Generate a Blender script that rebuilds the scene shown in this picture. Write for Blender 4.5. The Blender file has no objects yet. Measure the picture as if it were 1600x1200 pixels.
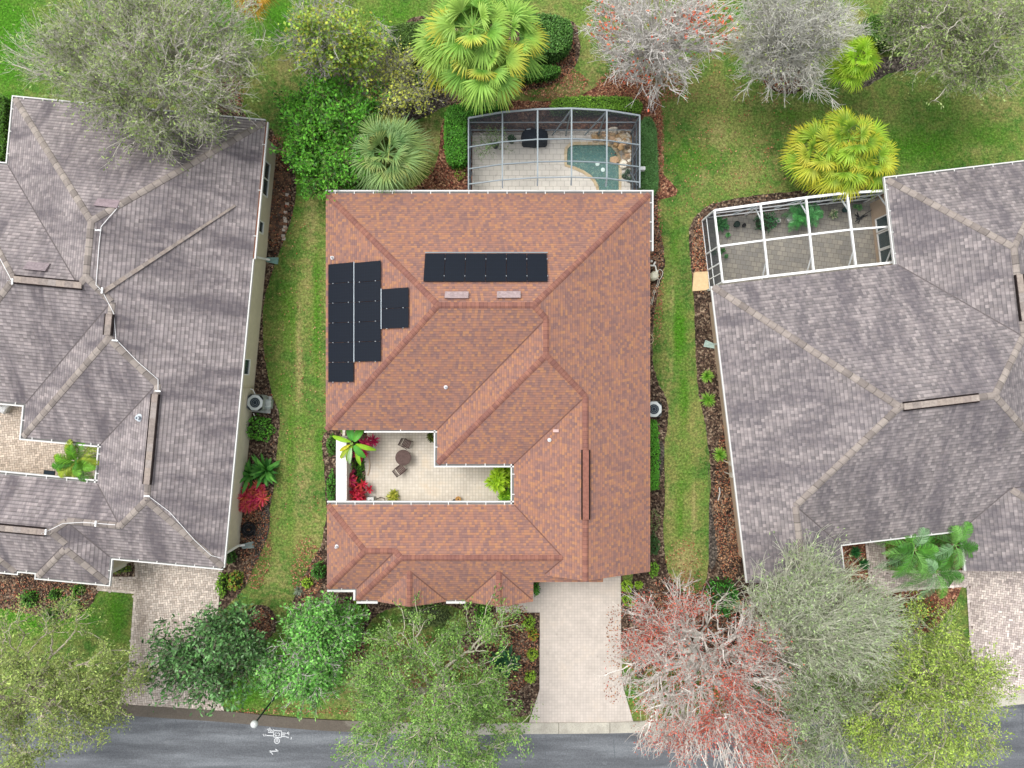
import bpy, math, random
import numpy as np
from mathutils import Vector
from mathutils.geometry import tessellate_polygon
scene = bpy.context.scene
rng = np.random.default_rng(7); random.seed(7)
# ---------------- camera, sky, sun, exposure ----------------
H = 40.0; K = 0.0009
def S(z): return K*(H-z)
def P(u, v, z=0.0): return np.array([(u-800)*S(z), (600-v)*S(z), z])
cam = bpy.data.objects.new('camera', bpy.data.cameras.new('camera'))
scene.collection.objects.link(cam); cam.location = (0, 0, H); cam.rotation_euler = (0, 0, 0)
cam.data.sensor_width = 36; cam.data.lens = 25; cam.data.clip_end = 3000; scene.camera = cam
w = bpy.data.worlds.new('World'); scene.world = w; w.use_nodes = True
nt = w.node_tree; bg = nt.nodes['Background']
sky = nt.nodes.new('ShaderNodeTexSky'); sky.sky_type = 'NISHITA'; sky.sun_disc = False
SUN_EL, SUN_AZ = math.radians(66), math.radians(-50)      # from the upper left of the picture
sky.sun_elevation = SUN_EL; sky.sun_rotation = SUN_AZ; sky.dust_density = 4; sky.air_density = 1.0
hs = nt.nodes.new('ShaderNodeHueSaturation'); hs.inputs['Saturation'].default_value = 0.22
nt.links.new(sky.outputs[0], hs.inputs['Color']); nt.links.new(hs.outputs[0], bg.inputs[0]); bg.inputs[1].default_value = 0.15
sd = bpy.data.lights.new('sun', 'SUN'); sd.energy = .9; sd.angle = math.radians(25); sd.color = (1, .96, .90)
sun = bpy.data.objects.new('sun', sd); scene.collection.objects.link(sun)
sdir = Vector((math.sin(SUN_AZ)*math.cos(SUN_EL), math.cos(SUN_AZ)*math.cos(SUN_EL), math.sin(SUN_EL)))
sun.rotation_euler = sdir.to_track_quat('Z', 'Y').to_euler()
vs = scene.view_settings; vs.view_transform = 'Standard'; vs.look = 'None'; vs.gamma = 1; vs.exposure = 0.82; vs.use_curve_mapping = False

# ---------------- helpers ----------------
def lin(c):
    c = np.asarray(c, float)/255.0
    return np.where(c <= .04045, c/12.92, ((c+.055)/1.055)**2.4)
def hx(s): return lin([int(s[i:i+2], 16) for i in (0, 2, 4)])
ORG = {}
def tag(o, label=None, cat=None, group=None, kind=None):
    if label: o['label'] = label
    if cat: o['category'] = cat
    if group: o['group'] = group
    if kind: o['kind'] = kind
    return o
def thing(name, label, cat, loc, group=None):
    o = bpy.data.objects.new(name, None); scene.collection.objects.link(o)
    o.empty_display_size = .3; o.location = loc; ORG[o.name] = np.array(loc, float)
    return tag(o, label, cat, group)
def mesh(name, V, F, mat, parent=None, base=None, uv=None, col=None, smooth=False, mi=None):
    V = np.asarray(V, float).reshape(-1, 3)
    if parent is not None: org = ORG[parent.name]
    else: org = np.array(base, float) if base is not None else np.zeros(3)
    me = bpy.data.meshes.new(name)
    if isinstance(F, np.ndarray):
        n, k = F.shape
        me.vertices.add(len(V)); me.vertices.foreach_set('co', (V-org).astype(np.float32).ravel())
        me.loops.add(n*k); me.loops.foreach_set('vertex_index', F.astype(np.int32).ravel())
        me.polygons.add(n); me.polygons.foreach_set('loop_start', np.arange(0, n*k, k, dtype=np.int32))
        me.polygons.foreach_set('loop_total', np.full(n, k, dtype=np.int32)); me.update(calc_edges=True)
    else:
        me.from_pydata([tuple(p) for p in (V-org)], [], [tuple(int(i) for i in f) for f in F]); me.update()
    for m in (mat if isinstance(mat, (list, tuple)) else [mat]): me.materials.append(m)
    if mi is not None: me.polygons.foreach_set('material_index', np.asarray(mi, dtype=np.int32))
    if uv is not None:
        l = me.uv_layers.new(name='UVMap'); l.data.foreach_set('uv', np.asarray(uv, np.float32).ravel())
    if col is not None:
        a = me.attributes.new('Col', 'FLOAT_COLOR', 'POINT'); c = np.ones((len(V), 4), np.float32)
        c[:, :3] = np.clip(np.asarray(col, np.float32), 0, 1); a.data.foreach_set('color', c.ravel())
    if smooth: me.polygons.foreach_set('use_smooth', np.ones(len(me.polygons), dtype=bool))
    o = bpy.data.objects.new(name, me); scene.collection.objects.link(o)
    if parent is not None: o.parent = parent
    else: o.location = org
    ORG[o.name] = org
    return o
class MB:
    def __init__(s): s.V = []; s.F = []; s.C = []; s.M = []; s.n = 0
    def add(s, V, F, col=(.5, .5, .5), m=0):
        V = np.asarray(V, float).reshape(-1, 3); c = np.asarray(col, float)
        if c.ndim == 1: c = np.tile(c, (len(V), 1))
        s.V.append(V); s.C.append(c); s.F += [tuple(int(i)+s.n for i in f) for f in F]; s.M += [m]*len(F); s.n += len(V); return s
    def box(s, c, size, rz=0, col=(.5, .5, .5), m=0, taper=1.0):
        x, y, z = np.array(size)/2.0
        V = np.array([(sx*x*(taper if sz > 0 else 1), sy*y*(taper if sz > 0 else 1), sz*z) for sz in (-1, 1) for sx, sy in ((-1, -1), (1, -1), (1, 1), (-1, 1))])
        ca, sa = math.cos(rz), math.sin(rz); V = np.c_[V[:, 0]*ca-V[:, 1]*sa, V[:, 0]*sa+V[:, 1]*ca, V[:, 2]]+np.array(c)
        return s.add(V, [(3, 2, 1, 0), (4, 5, 6, 7), (0, 1, 5, 4), (1, 2, 6, 5), (2, 3, 7, 6), (3, 0, 4, 7)], col, m)
    def bar(s, a, b, wd, ht=None, col=(.5, .5, .5), m=0, up=(0, 0, 1)):
        a = np.array(a, float); b = np.array(b, float); ht = ht or wd; d = b-a; L = np.linalg.norm(d)
        if L < 1e-6: return s
        d /= L; up = np.array(up, float)
        if abs(np.dot(d, up)) > .98: up = np.array([1., 0, 0])
        x = np.cross(d, up); x /= np.linalg.norm(x); y = np.cross(x, d)
        V = [q+i*x*wd/2+j*y*ht/2 for q in (a, b) for i, j in ((-1, -1), (1, -1), (1, 1), (-1, 1))]
        return s.add(V, [(0, 1, 2, 3), (7, 6, 5, 4), (4, 5, 1, 0), (5, 6, 2, 1), (6, 7, 3, 2), (7, 4, 0, 3)], col, m)
    def tube(s, pts, r, n=8, col=(.5, .5, .5), m=0):
        pts = [np.array(p, float) for p in pts]; rs = r if isinstance(r, (list, tuple)) else [r]*len(pts); V = []
        for i, p in enumerate(pts):
            d = pts[min(i+1, len(pts)-1)]-pts[max(i-1, 0)]; d = d/(np.linalg.norm(d)+1e-9)
            up = np.array([0, 0, 1.]) if abs(d[2]) < .9 else np.array([1., 0, 0])
            x = np.cross(d, up); x /= np.linalg.norm(x); y = np.cross(x, d)
            V += [p+rs[i]*(math.cos(a)*x+math.sin(a)*y) for a in np.linspace(0, 2*math.pi, n, endpoint=False)]
        F = [(i*n+j, i*n+(j+1) % n, (i+1)*n+(j+1) % n, (i+1)*n+j) for i in range(len(pts)-1) for j in range(n)]
        F += [tuple(range(n))[::-1], tuple((len(pts)-1)*n+j for j in range(n))]
        return s.add(V, F, col, m)
    def lathe(s, c, prof, n=20, col=(.5, .5, .5), m=0):
        V = [(c[0]+r*math.cos(a), c[1]+r*math.sin(a), c[2]+z) for r, z in prof for a in np.linspace(0, 2*math.pi, n, endpoint=False)]
        F = [(i*n+j, i*n+(j+1) % n, (i+1)*n+(j+1) % n, (i+1)*n+j) for i in range(len(prof)-1) for j in range(n)]
        F += [tuple(range(n))[::-1], tuple((len(prof)-1)*n+j for j in range(n))]
        return s.add(V, F, col, m)
    def build(s, name, mat, parent=None, base=None, smooth=False):
        return mesh(name, np.concatenate(s.V), s.F, mat, parent, base, col=np.concatenate(s.C), smooth=smooth, mi=s.M)

class NB:                                                        # numpy accumulators of quads with colours
    def __init__(s): s.V = []; s.F = []; s.C = []; s.n = 0
    def add(s, V, F, C): s.V.append(V); s.F.append(F+s.n); s.C.append(C); s.n += len(V)
    def tubes(s, a, b, ra, rb, n, col):
        a = np.asarray(a, float); b = np.asarray(b, float); d = b-a; L = np.linalg.norm(d, axis=1, keepdims=True)+1e-9; d = d/L
        up = np.where(np.abs(d[:, 2:3]) > .9, np.array([[1., 0, 0]]), np.array([[0, 0, 1.]]))
        x = np.cross(d, up); x /= np.linalg.norm(x, axis=1, keepdims=True); y = np.cross(x, d)
        ang = np.arange(n)*2*math.pi/n; N = len(a)
        ring = np.cos(ang)[None, :, None]*x[:, None]+np.sin(ang)[None, :, None]*y[:, None]
        V = np.concatenate([a[:, None]+ring*np.asarray(ra)[:, None, None], b[:, None]+ring*np.asarray(rb)[:, None, None]], 1)
        j = np.arange(n); f = np.stack([j, (j+1) % n, (j+1) % n+n, j+n], 1)
        F = (f[None]+(np.arange(N)*2*n)[:, None, None]).reshape(-1, 4)
        C = np.repeat(np.broadcast_to(col, (N, 3)), 2*n, axis=0); s.add(V.reshape(-1, 3), F, C)
    def leaves(s, c, ln, wd, col, up=.6, dirs=None):
        N = len(c); nrm = rng.normal(size=(N, 3)); nrm /= np.linalg.norm(nrm, axis=1, keepdims=True); nrm[:, 2] = np.abs(nrm[:, 2]); nrm[:, 2] += up*1.5
        t = rng.normal(size=(N, 3)) if dirs is None else dirs+rng.normal(size=(N, 3))*.35
        t = np.cross(nrm, np.cross(t, nrm)); t /= np.linalg.norm(t, axis=1, keepdims=True)+1e-9
        nrm /= np.linalg.norm(nrm, axis=1, keepdims=True); sd_ = np.cross(nrm, t)
        ln = np.broadcast_to(ln, N)[:, None]; wd = np.broadcast_to(wd, N)[:, None]
        V = np.stack([c-t*ln/2, c+sd_*wd/2+nrm*wd*.15, c+t*ln/2, c-sd_*wd/2+nrm*wd*.15], 1).reshape(-1, 3)
        F = np.arange(4*N).reshape(N, 4); s.add(V, F, np.repeat(np.broadcast_to(col, (N, 3)), 4, axis=0))
    def strips(s, pts, wd, side, col):                            # pts N,K,3  wd N,K  side N,3
        N, Kk, _ = pts.shape; side = side/(np.linalg.norm(side, axis=1, keepdims=True)+1e-9)
        A = pts-side[:, None]*wd[:, :, None]/2; B = pts+side[:, None]*wd[:, :, None]/2
        V = np.stack([A, B], 2).reshape(-1, 3); k = np.arange(Kk-1)*2
        f = np.stack([k, k+1, k+3, k+2], 1); F = (f[None]+(np.arange(N)*2*Kk)[:, None, None]).reshape(-1, 4)
        col = np.asarray(col, float)
        C = np.repeat(np.broadcast_to(col, (N, 3)), 2*Kk, axis=0) if col.ndim < 3 else np.repeat(col, 2, axis=1).reshape(-1, 3)
        s.add(V, F, C)
    def build(s, name, mat, parent=None, base=None):
        return mesh(name, np.concatenate(s.V), np.concatenate(s.F), mat, parent, base, col=np.concatenate(s.C))
def pick(cols, n, var=.16):
    c = np.array([hx(q) for q in cols]); i = rng.integers(0, len(c), n); a = rng.random((n, 1))
    out = c[i]*(1-a*.5)+c[rng.integers(0, len(c), n)]*a*.5
    return out*(1+rng.normal(size=(n, 1))*var)

# ---------------- materials ----------------
class N_:
    def __init__(s, name):
        s.m = bpy.data.materials.new(name); s.m.use_nodes = True; s.t = s.m.node_tree
        s.b = s.t.nodes['Principled BSDF']; s.out = s.t.nodes['Material Output']
    def n(s, ty, **kw):
        nd = s.t.nodes.new('ShaderNode'+ty)
        for k, v in kw.items(): setattr(nd, k, v)
        return nd
    def l(s, a, b): s.t.links.new(a, b)
    def v(s, nd, name, val):
        if hasattr(val, 'is_linked') or hasattr(val, 'links'): s.l(val, nd.inputs[name])
        else: nd.inputs[name].default_value = val
    def math(s, op, a, b=0.0, c=None):
        nd = s.n('Math', operation=op); s.v(nd, 0, a); s.v(nd, 1, b)
        if c is not None: s.v(nd, 2, c)
        return nd.outputs[0]
    def noise(s, vec, scale, det=4, rough=.55, dist=0):
        nd = s.n('TexNoise'); s.l(vec, nd.inputs['Vector']); nd.inputs['Scale'].default_value = scale
        nd.inputs['Detail'].default_value = det; nd.inputs['Roughness'].default_value = rough; nd.inputs['Distortion'].default_value = dist
        return nd.outputs['Fac']
    def ramp(s, f, stops, interp='LINEAR'):
        nd = s.n('ValToRGB'); s.l(f, nd.inputs[0]); r = nd.color_ramp; r.interpolation = interp
        while len(r.elements) < len(stops): r.elements.new(.5)
        for e, (p, c) in zip(r.elements, stops):
            e.position = p; c = hx(c) if isinstance(c, str) else ([c]*3 if not hasattr(c, '__len__') else c); e.color = (*c[:3], 1)
        return nd.outputs[0]
    def mix(s, f, a, b, mode='MIX'):
        nd = s.n('Mix', data_type='RGBA', blend_type=mode)
        for i, q in ((0, f), (6, a), (7, b)):
            if isinstance(q, str): q = (*hx(q), 1)
            s.v(nd, i, q)
        return nd.outputs[2]
    def obj(s, sc=(1, 1, 1), rot=0):
        tc = s.n('TexCoord'); mp = s.n('Mapping'); s.l(tc.outputs['Object'], mp.inputs[0]); mp.inputs['Scale'].default_value = sc; mp.inputs['Rotation'].default_value = (0, 0, rot)
        return mp.outputs[0]
    def uvn(s): return s.n('UVMap').outputs[0]
    def bump(s, h, strength=.4, dist=.02):
        b = s.n('Bump'); b.inputs['Strength'].default_value = strength; b.inputs['Distance'].default_value = dist; s.l(h, b.inputs['Height']); s.l(b.outputs[0], s.b.inputs['Normal'])
    def fin(s, col, rough=.8, spec=.3, metal=0):
        if isinstance(col, str): s.b.inputs['Base Color'].default_value = (*hx(col), 1)
        else: s.l(col, s.b.inputs['Base Color'])
        s.b.inputs['Roughness'].default_value = rough; s.b.inputs['Specular IOR Level'].default_value = spec; s.b.inputs['Metallic'].default_value = metal
        return s.m
def plain(name, c, rough=.7, spec=.3, metal=0, var=.12, scale=6):
    q = N_(name); v = q.obj(); n = q.noise(v, scale, 5, .65); c = hx(c)
    return q.fin(q.ramp(n, [(.3, c*(1-var)), (.7, np.minimum(c*(1+var), .95))]), rough, spec, metal)
def attr_mat(name, rough=.6, spec=.3, trans=0.0, scale=0, amt=.3):
    q = N_(name); a = q.n('Attribute', attribute_name='Col').outputs['Color']
    if scale: a = q.mix(1.0, a, q.ramp(q.noise(q.obj(), scale, 4, .7), [(.3, 1-amt), (.7, 1+amt)]), 'MULTIPLY')
    q.fin(a, rough, spec)
    if trans:
        t = q.n('BsdfTranslucent'); q.l(a, t.inputs[0]); mx = q.n('MixShader'); mx.inputs[0].default_value = trans
        q.l(q.b.outputs[0], mx.inputs[1]); q.l(t.outputs[0], mx.inputs[2]); q.l(mx.outputs[0], q.out.inputs[0])
    return q.m
def shingle(name, stops, rowh, colw, line, stain=None, big=(.85, 1.12)):
    q = N_(name); sp = q.n('SeparateXYZ'); q.l(q.uvn(), sp.inputs[0]); u, v = sp.outputs[0], sp.outputs[1]
    vr = q.math('DIVIDE', v, rowh); row = q.math('FLOOR', vr); fr = q.math('FRACT', vr)
    off = q.math('FRACT', q.math('MULTIPLY', row, .6180339)); ur = q.math('ADD', q.math('DIVIDE', u, colw), q.math('MULTIPLY', off, 3.0)); colm = q.math('FLOOR', ur); fu = q.math('FRACT', ur)
    cb = q.n('CombineXYZ'); q.l(colm, cb.inputs[0]); q.l(row, cb.inputs[1]); wn = q.n('TexWhiteNoise', noise_dimensions='2D'); q.l(cb.outputs[0], wn.inputs['Vector'])
    cv = q.n('CombineXYZ'); q.l(q.math('MULTIPLY', u, .9), cv.inputs[0]); q.l(q.math('MULTIPLY', v, 2.2), cv.inputs[1])
    f = q.math('ADD', q.math('MULTIPLY', wn.outputs['Value'], .78), q.math('MULTIPLY', q.noise(cv.outputs[0], 1.6, 4, .6), .22))
    c = q.ramp(f, stops)
    ln = q.math('MULTIPLY', q.math('SMOOTHSTEP' if False else 'GREATER_THAN', fr, 1-line[1]), line[0])
    lu = q.math('MULTIPLY', q.math('GREATER_THAN', fu, .92), line[0]*.6)
    dk = q.math('SUBTRACT', 1.0, q.math('MAXIMUM', ln, lu)); c = q.mix(1.0, c, q.ramp(dk, [(0, 0.0), (1, 1.0)]), 'MULTIPLY')
    o = q.obj(); c = q.mix(1.0, c, q.ramp(q.noise(o, .5, 5, .65), [(.25, big[0]), (.75, big[1])]), 'MULTIPLY')
    if stain:
        cs = q.n('CombineXYZ'); q.l(q.math('MULTIPLY', u, 1.0), cs.inputs[0]); q.l(q.math('MULTIPLY', v, .22), cs.inputs[1])
        c = q.mix(q.math('MULTIPLY', q.ramp(q.noise(cs.outputs[0], .85, 5, .62, .4), [(.45, 0.0), (.61, 1.0)]), stain[1]), c, stain[0])
        c = q.mix(q.math('MULTIPLY', q.ramp(q.noise(o, 4, 4, .7), [(.5, 0.0), (.8, 1.0)]), .25), c, '9f918a')
    q.bump(q.math('ADD', q.math('MULTIPLY', fr, -1.0), q.math('MULTIPLY', wn.outputs['Value'], .4)), .5, .02)
    return q.fin(c, .9, .2)
M = {}
M['red_roof'] = shingle('red_shingle', [(.12, '7a5f5b'), (.34, '87665c'), (.50, '8f6b5e'), (.66, '946b5a'), (.88, 'a17659')], .135, .145, (.22, .25), None, (.92, 1.06))
M['grey_roof_a'] = shingle('grey_tile_left', [(.15, '7e7777'), (.4, '8a8383'), (.62, '918989'), (.9, 'a09796')], .19, .19, (.38, .30), ('524d52', .75))
M['grey_roof_b'] = shingle('grey_tile_right', [(.15, '6f6a6b'), (.4, '7e7878'), (.62, '878080'), (.9, '999190')], .18, .16, (.32, .24), ('524e54', .6))
def cap(name, stops, seg):
    q = N_(name); sp = q.n('SeparateXYZ'); q.l(q.uvn(), sp.inputs[0]); f = q.math('DIVIDE', sp.outputs[0], seg); fl = q.math('FLOOR', f)
    wn = q.n('TexWhiteNoise', noise_dimensions='1D'); q.l(fl, wn.inputs['W']); c = q.ramp(wn.outputs[0], stops)
    dk = q.math('SUBTRACT', 1.0, q.math('MULTIPLY', q.math('GREATER_THAN', q.math('FRACT', f), .88), .35)); c = q.mix(1.0, c, q.ramp(dk, [(0, 0.0), (1, 1.0)]), 'MULTIPLY')
    c = q.mix(1.0, c, q.ramp(q.noise(q.obj(), 3, 4, .7), [(.3, .8), (.7, 1.1)]), 'MULTIPLY'); return q.fin(c, .9, .2)
M['cap_red'] = cap('red_ridge_cap', [(.2, '7d574f'), (.6, '875e52'), (.9, '8f6455')], .2)
M['cap_tan'] = cap('tan_ridge_cap', [(.15, '7d7570'), (.5, '8b827c'), (.85, '978e87')], .42)
M['white'] = plain('white_paint', 'e9e9e6', .5, .4, var=.06)
M['wall'] = plain('cream_stucco', 'cfc7b2', .9, .1, var=.06, scale=3)
M['wall_pink'] = plain('tan_stucco', 'b9a48e', .9, .1, var=.06, scale=3)
M['black'] = plain('black_plastic', '1c1d20', .6, .3)
M['dark'] = plain('dark_gap', '2a2523', .9, .1)
M['glass'] = N_('window_glass').fin('2f4448', .08, .8)
M['metal'] = plain('bare_metal', 'a8acae', .4, .5, .4)
M['bronze'] = plain('grey_frame', '9ca6ab', .5, .4, .0, .08)
M['attr'] = attr_mat('painted_mix', .75, .25)
M['attr_n'] = attr_mat('weathered_mix', .85, .2, 0, 7, .25)
M['leaf'] = attr_mat('leaf', .55, .35, .2)
M['bark'] = attr_mat('bark', .9, .15, 0, 9, .2)
M['ct'] = plain('concrete', 'a9a69d', .9, .2, var=.15, scale=2)
def solar():
    q = N_('solar_glass'); tc = q.uvn(); sp = q.n('SeparateXYZ'); q.l(tc, sp.inputs[0])
    a = q.math('GREATER_THAN', q.math('FRACT', q.math('MULTIPLY', sp.outputs[0], 10)), .93); b = q.math('GREATER_THAN', q.math('FRACT', q.math('MULTIPLY', sp.outputs[1], 6)), .95)
    c = q.mix(q.math('MULTIPLY', q.math('MAXIMUM', a, b), .5), '0b121d', '1b2733'); return q.fin(c, .4, .2)
M['solar'] = solar()
def screen(name, a):
    q = N_(name); tr = q.n('BsdfTransparent'); d = q.n('BsdfDiffuse'); d.inputs[0].default_value = (.085, .095, .11, 1); mx = q.n('MixShader')
    lw = q.n('LayerWeight'); lw.inputs[0].default_value = .35; f = q.math('MINIMUM', q.math('ADD', a, q.math('MULTIPLY', lw.outputs['Facing'], .25)), .9)
    q.l(f, mx.inputs[0]); q.l(tr.outputs[0], mx.inputs[1]); q.l(d.outputs[0], mx.inputs[2]); q.l(mx.outputs[0], q.out.inputs[0]); return q.m
M['screen'] = screen('insect_screen', .04)
def paver(name, c1, c2, mort, bw, bh, rot=0, off=0.0, ms=.012, stain=('8f8779', .5)):
    q = N_(name); v = q.obj((1, 1, 1), rot); b = q.n('TexBrick'); q.l(v, b.inputs['Vector']); b.offset = off; b.squash = 1
    for k, c in (('Color1', c1), ('Color2', c2), ('Mortar', mort)): b.inputs[k].default_value = (*hx(c), 1)
    for k, x in (('Scale', 1.0), ('Mortar Size', ms), ('Brick Width', bw), ('Row Height', bh), ('Bias', 0.0), ('Mortar Smooth', .3)): b.inputs[k].default_value = x
    c = q.mix(1.0, b.outputs[0], q.ramp(q.noise(v, 1.1, 5, .65), [(.3, .86), (.7, 1.06)]), 'MULTIPLY')
    c = q.mix(q.math('MULTIPLY', q.ramp(q.noise(v, .55, 6, .7), [(.55, 0.0), (.72, 1.0)]), stain[1]), c, stain[0])
    c = q.mix(q.math('MULTIPLY', q.ramp(q.noise(v, 2.6, 3, .5), [(.70, 0.0), (.76, 1.0)]), .35), c, '7b746c')
    return q.fin(c, .9, .2)
M['paver_red'] = paver('driveway_pavers', 'c4bbb2', 'bbb2a9', 'a9a098', .16, .16, 0, 0, .010, ('b8a995', .35))
M['paver_court'] = paver('courtyard_pavers', 'cfc8bd', 'c5bdb0', 'a69d90', .17, .17, 0, 0, .010, ('bfa98a', .5))
M['deck'] = paver('pool_deck_pavers', 'd8d3ca', 'cec9c0', 'a8a399', .42, .30, 0, .5, .014, ('c3beb3', .5))
M['paver_patio'] = paver('patio_pavers', '948f84', '7f7c76', '66625b', .30, .26, .13, .5, .012, ('6f6a5e', .5))
def lawn():
    q = N_('lawn_grass'); v = q.obj(); a = q.n('Attribute', attribute_name='Col'); sp = q.n('SeparateColor'); q.l(a.outputs['Color'], sp.inputs[0])
    n1 = q.noise(v, .28, 5, .62); n2 = q.noise(v, 1.7, 5, .65, .3); n3 = q.noise(v, 7, 4, .7); n4 = q.noise(v, 26, 3, .7)
    n5 = q.noise(v, 13, 4, .75); n6 = q.noise(v, 3.4, 4, .7)
    c = q.ramp(n1, [(.34, '3c5f27'), (.46, '4f7030'), (.56, '647c3a'), (.68, '7d804a')])
    c = q.mix(q.math('MULTIPLY', q.ramp(n2, [(.44, 0.0), (.60, 1.0)]), .65), c, '7d7a48')
    c = q.mix(q.ramp(q.math('ADD', sp.outputs[1], q.math('MULTIPLY', q.math('SUBTRACT', n6, .5), 1.3)), [(.2, 0.0), (.8, 1.0)]), c, '41731a')
    c = q.mix(q.ramp(q.math('ADD', sp.outputs[0], q.math('MULTIPLY', q.math('SUBTRACT', n6, .5), 1.6)), [(.25, 0.0), (1, 1.0)]), c, '968c5e')
    c = q.mix(q.ramp(q.math('ADD', sp.outputs[2], q.math('MULTIPLY', q.math('SUBTRACT', n5, .5), 2.4)), [(.3, 0.0), (.8, 1.0)]), c, '74503c')
    c = q.mix(q.math('MULTIPLY', q.ramp(n5, [(.56, 0.0), (.68, 1.0)]), .35), c, 'a39b68'); c = q.mix(q.math('MULTIPLY', q.ramp(n5, [(.30, 1.0), (.44, 0.0)]), .5), c, '2c3d1a')
    c = q.mix(1.0, c, q.ramp(n3, [(.38, .66), (.62, 1.36)]), 'MULTIPLY'); c = q.mix(1.0, c, q.ramp(q.noise(v, 10, 3, .8), [(.38, .74), (.62, 1.28)]), 'MULTIPLY')
    q.bump(n5, .9, .06); return q.fin(c, .95, .1)
M['lawn'] = lawn()
def mulch(name, st):
    q = N_(name); v = q.obj(); vo = q.n('TexVoronoi'); q.l(v, vo.inputs['Vector']); vo.inputs['Scale'].default_value = 11; sc = q.n('SeparateColor'); q.l(vo.outputs['Color'], sc.inputs[0])
    c = q.ramp(sc.outputs[0], st); c = q.mix(1.0, c, q.ramp(q.noise(v, .9, 5, .65), [(.38, .65), (.62, 1.25)]), 'MULTIPLY')
    c = q.mix(1.0, c, q.ramp(q.noise(v, 10, 3, .8), [(.38, .5), (.62, 1.5)]), 'MULTIPLY'); q.bump(sc.outputs[1], 1, .05); return q.fin(c, .95, .1)
M['mulch'] = mulch('mulch', [(0, '2b2420'), (.35, '483a32'), (.7, '604e41'), (.95, '8a7a68')])
M['mulch_red'] = mulch('leaf_litter', [(0, '3f2b24'), (.35, '664336'), (.7, '7f5342'), (.95, 'a58065')])
M['soil'] = mulch('dark_soil', [(0, '35322e'), (.5, '4b453f'), (.9, '6a625a')])
def road():
    q = N_('asphalt'); v = q.obj(); st = q.obj((.16, 1.3, 1), .02); c = q.ramp(q.noise(st, 1.1, 5, .6), [(.35, '505357'), (.5, '5e6165'), (.65, '717579')])
    c = q.mix(1.0, c, q.ramp(q.noise(v, 12, 3, .8), [(.38, .82), (.62, 1.18)]), 'MULTIPLY')
    c = q.mix(q.math('MULTIPLY', q.ramp(q.noise(v, .7, 5, .7), [(.58, 0.0), (.7, 1.0)]), .16), c, 'a2a6aa'); q.bump(q.noise(v, 60, 2), .3, .01); return q.fin(c, .85, .25)
M['road'] = road()
def kerb():
    q = N_('kerb_concrete'); v = q.obj(); c = q.ramp(q.noise(v, 1.3, 5, .6), [(.3, '9b978c'), (.7, 'b9b5a8')])
    sx = q.n('SeparateXYZ'); q.l(v, sx.inputs[0]); f = q.ramp(q.math('ADD', q.math('MULTIPLY', sx.outputs[0], -.1), q.math('SUBTRACT', q.noise(v, .6, 4, .7), .85)), [(.0, 0.0), (.6, 1.0)])
    c = q.mix(q.math('MULTIPLY', f, .9), c, '4f473f'); c = q.mix(1.0, c, q.ramp(q.noise(v, 14, 3, .7), [(.3, .8), (.7, 1.15)]), 'MULTIPLY'); return q.fin(c, .9, .2)
M['kerb'] = kerb()

# ---------------- ground ----------------
def spline(pts, n=8, closed=True):
    p = np.array(pts, float); N = len(p); out = []
    for i in range(N if closed else N-1):
        g = (lambda k: p[k % N]) if closed else (lambda k: p[min(max(k, 0), N-1)])
        a, b, c, d = g(i-1), g(i), g(i+1), g(i+2)
        for t in np.linspace(0, 1, n, endpoint=False):
            out.append(.5*((2*b)+(-a+c)*t+(2*a-5*b+4*c-d)*t*t+(-a+3*b-3*c+d)*t**3))
    if not closed: out.append(p[-1])
    return np.array(out)
def rough_edge(p, amp): return p+rng.normal(size=p.shape)*amp
def inside(poly, q):
    x, y = q[:, 0], q[:, 1]; r = np.zeros(len(q), bool); n = len(poly); j = n-1
    for i in range(n):
        xi, yi = poly[i]; xj, yj = poly[j]
        c = ((yi > y) != (yj > y)) & (x < (xj-xi)*(y-yi)/(yj-yi+1e-12)+xi); r ^= c; j = i
    return r
def sheet(name, px, mat, z, smooth=0, edge=0, holes=(), thick=0, kind='structure', parent=None, label=None):
    p = spline(px, smooth) if smooth else np.array(px, float)
    if edge: p = rough_edge(p, edge)
    loops = [p]+[np.array(h, float) for h in holes]
    W = [[Vector(P(u, v, z)*np.array([1, 1, 0])) for u, v in lp] for lp in loops]
    tri = tessellate_polygon(W); V = [(*q[:2], z) for lp in W for q in lp]; A = np.array(V); F = []
    for t in tri:
        a, b, c = A[t[0]], A[t[1]], A[t[2]]
        F.append(tuple(t) if np.cross(b-a, c-a)[2] > 0 else tuple(t)[::-1])
    if thick:
        n = len(V); V = V+[(x, y, z-thick) for x, y, _ in V]; k = 0
        for lp in W:
            m = len(lp)
            for i in range(m): a, b = k+i, k+(i+1) % m; F.append((a, b, b+n, a+n))
            k += m
    c = A.mean(0); o = mesh(name, V, F, mat, parent=parent, base=None if parent else (0, 0, 0))
    if kind: o['kind'] = kind
    return o
M['sand'] = plain('joint_sand', '6b5f57', .95, .1)
POOL = [(886, 240), (887, 232), (892, 227), (900, 226), (945, 226), (955, 229), (963, 238), (966, 248), (967, 262), (967, 303), (937, 303), (935, 290), (931, 282), (924, 274), (912, 266), (898, 260), (886, 257)]
def blobs(uv, L):
    r = np.zeros(len(uv))
    for u, v, ru, rv, s in L: r = np.maximum(r, s*np.exp(-(((uv[:, 0]-u)/ru)**2+((uv[:, 1]-v)/rv)**2)))
    return r
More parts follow.
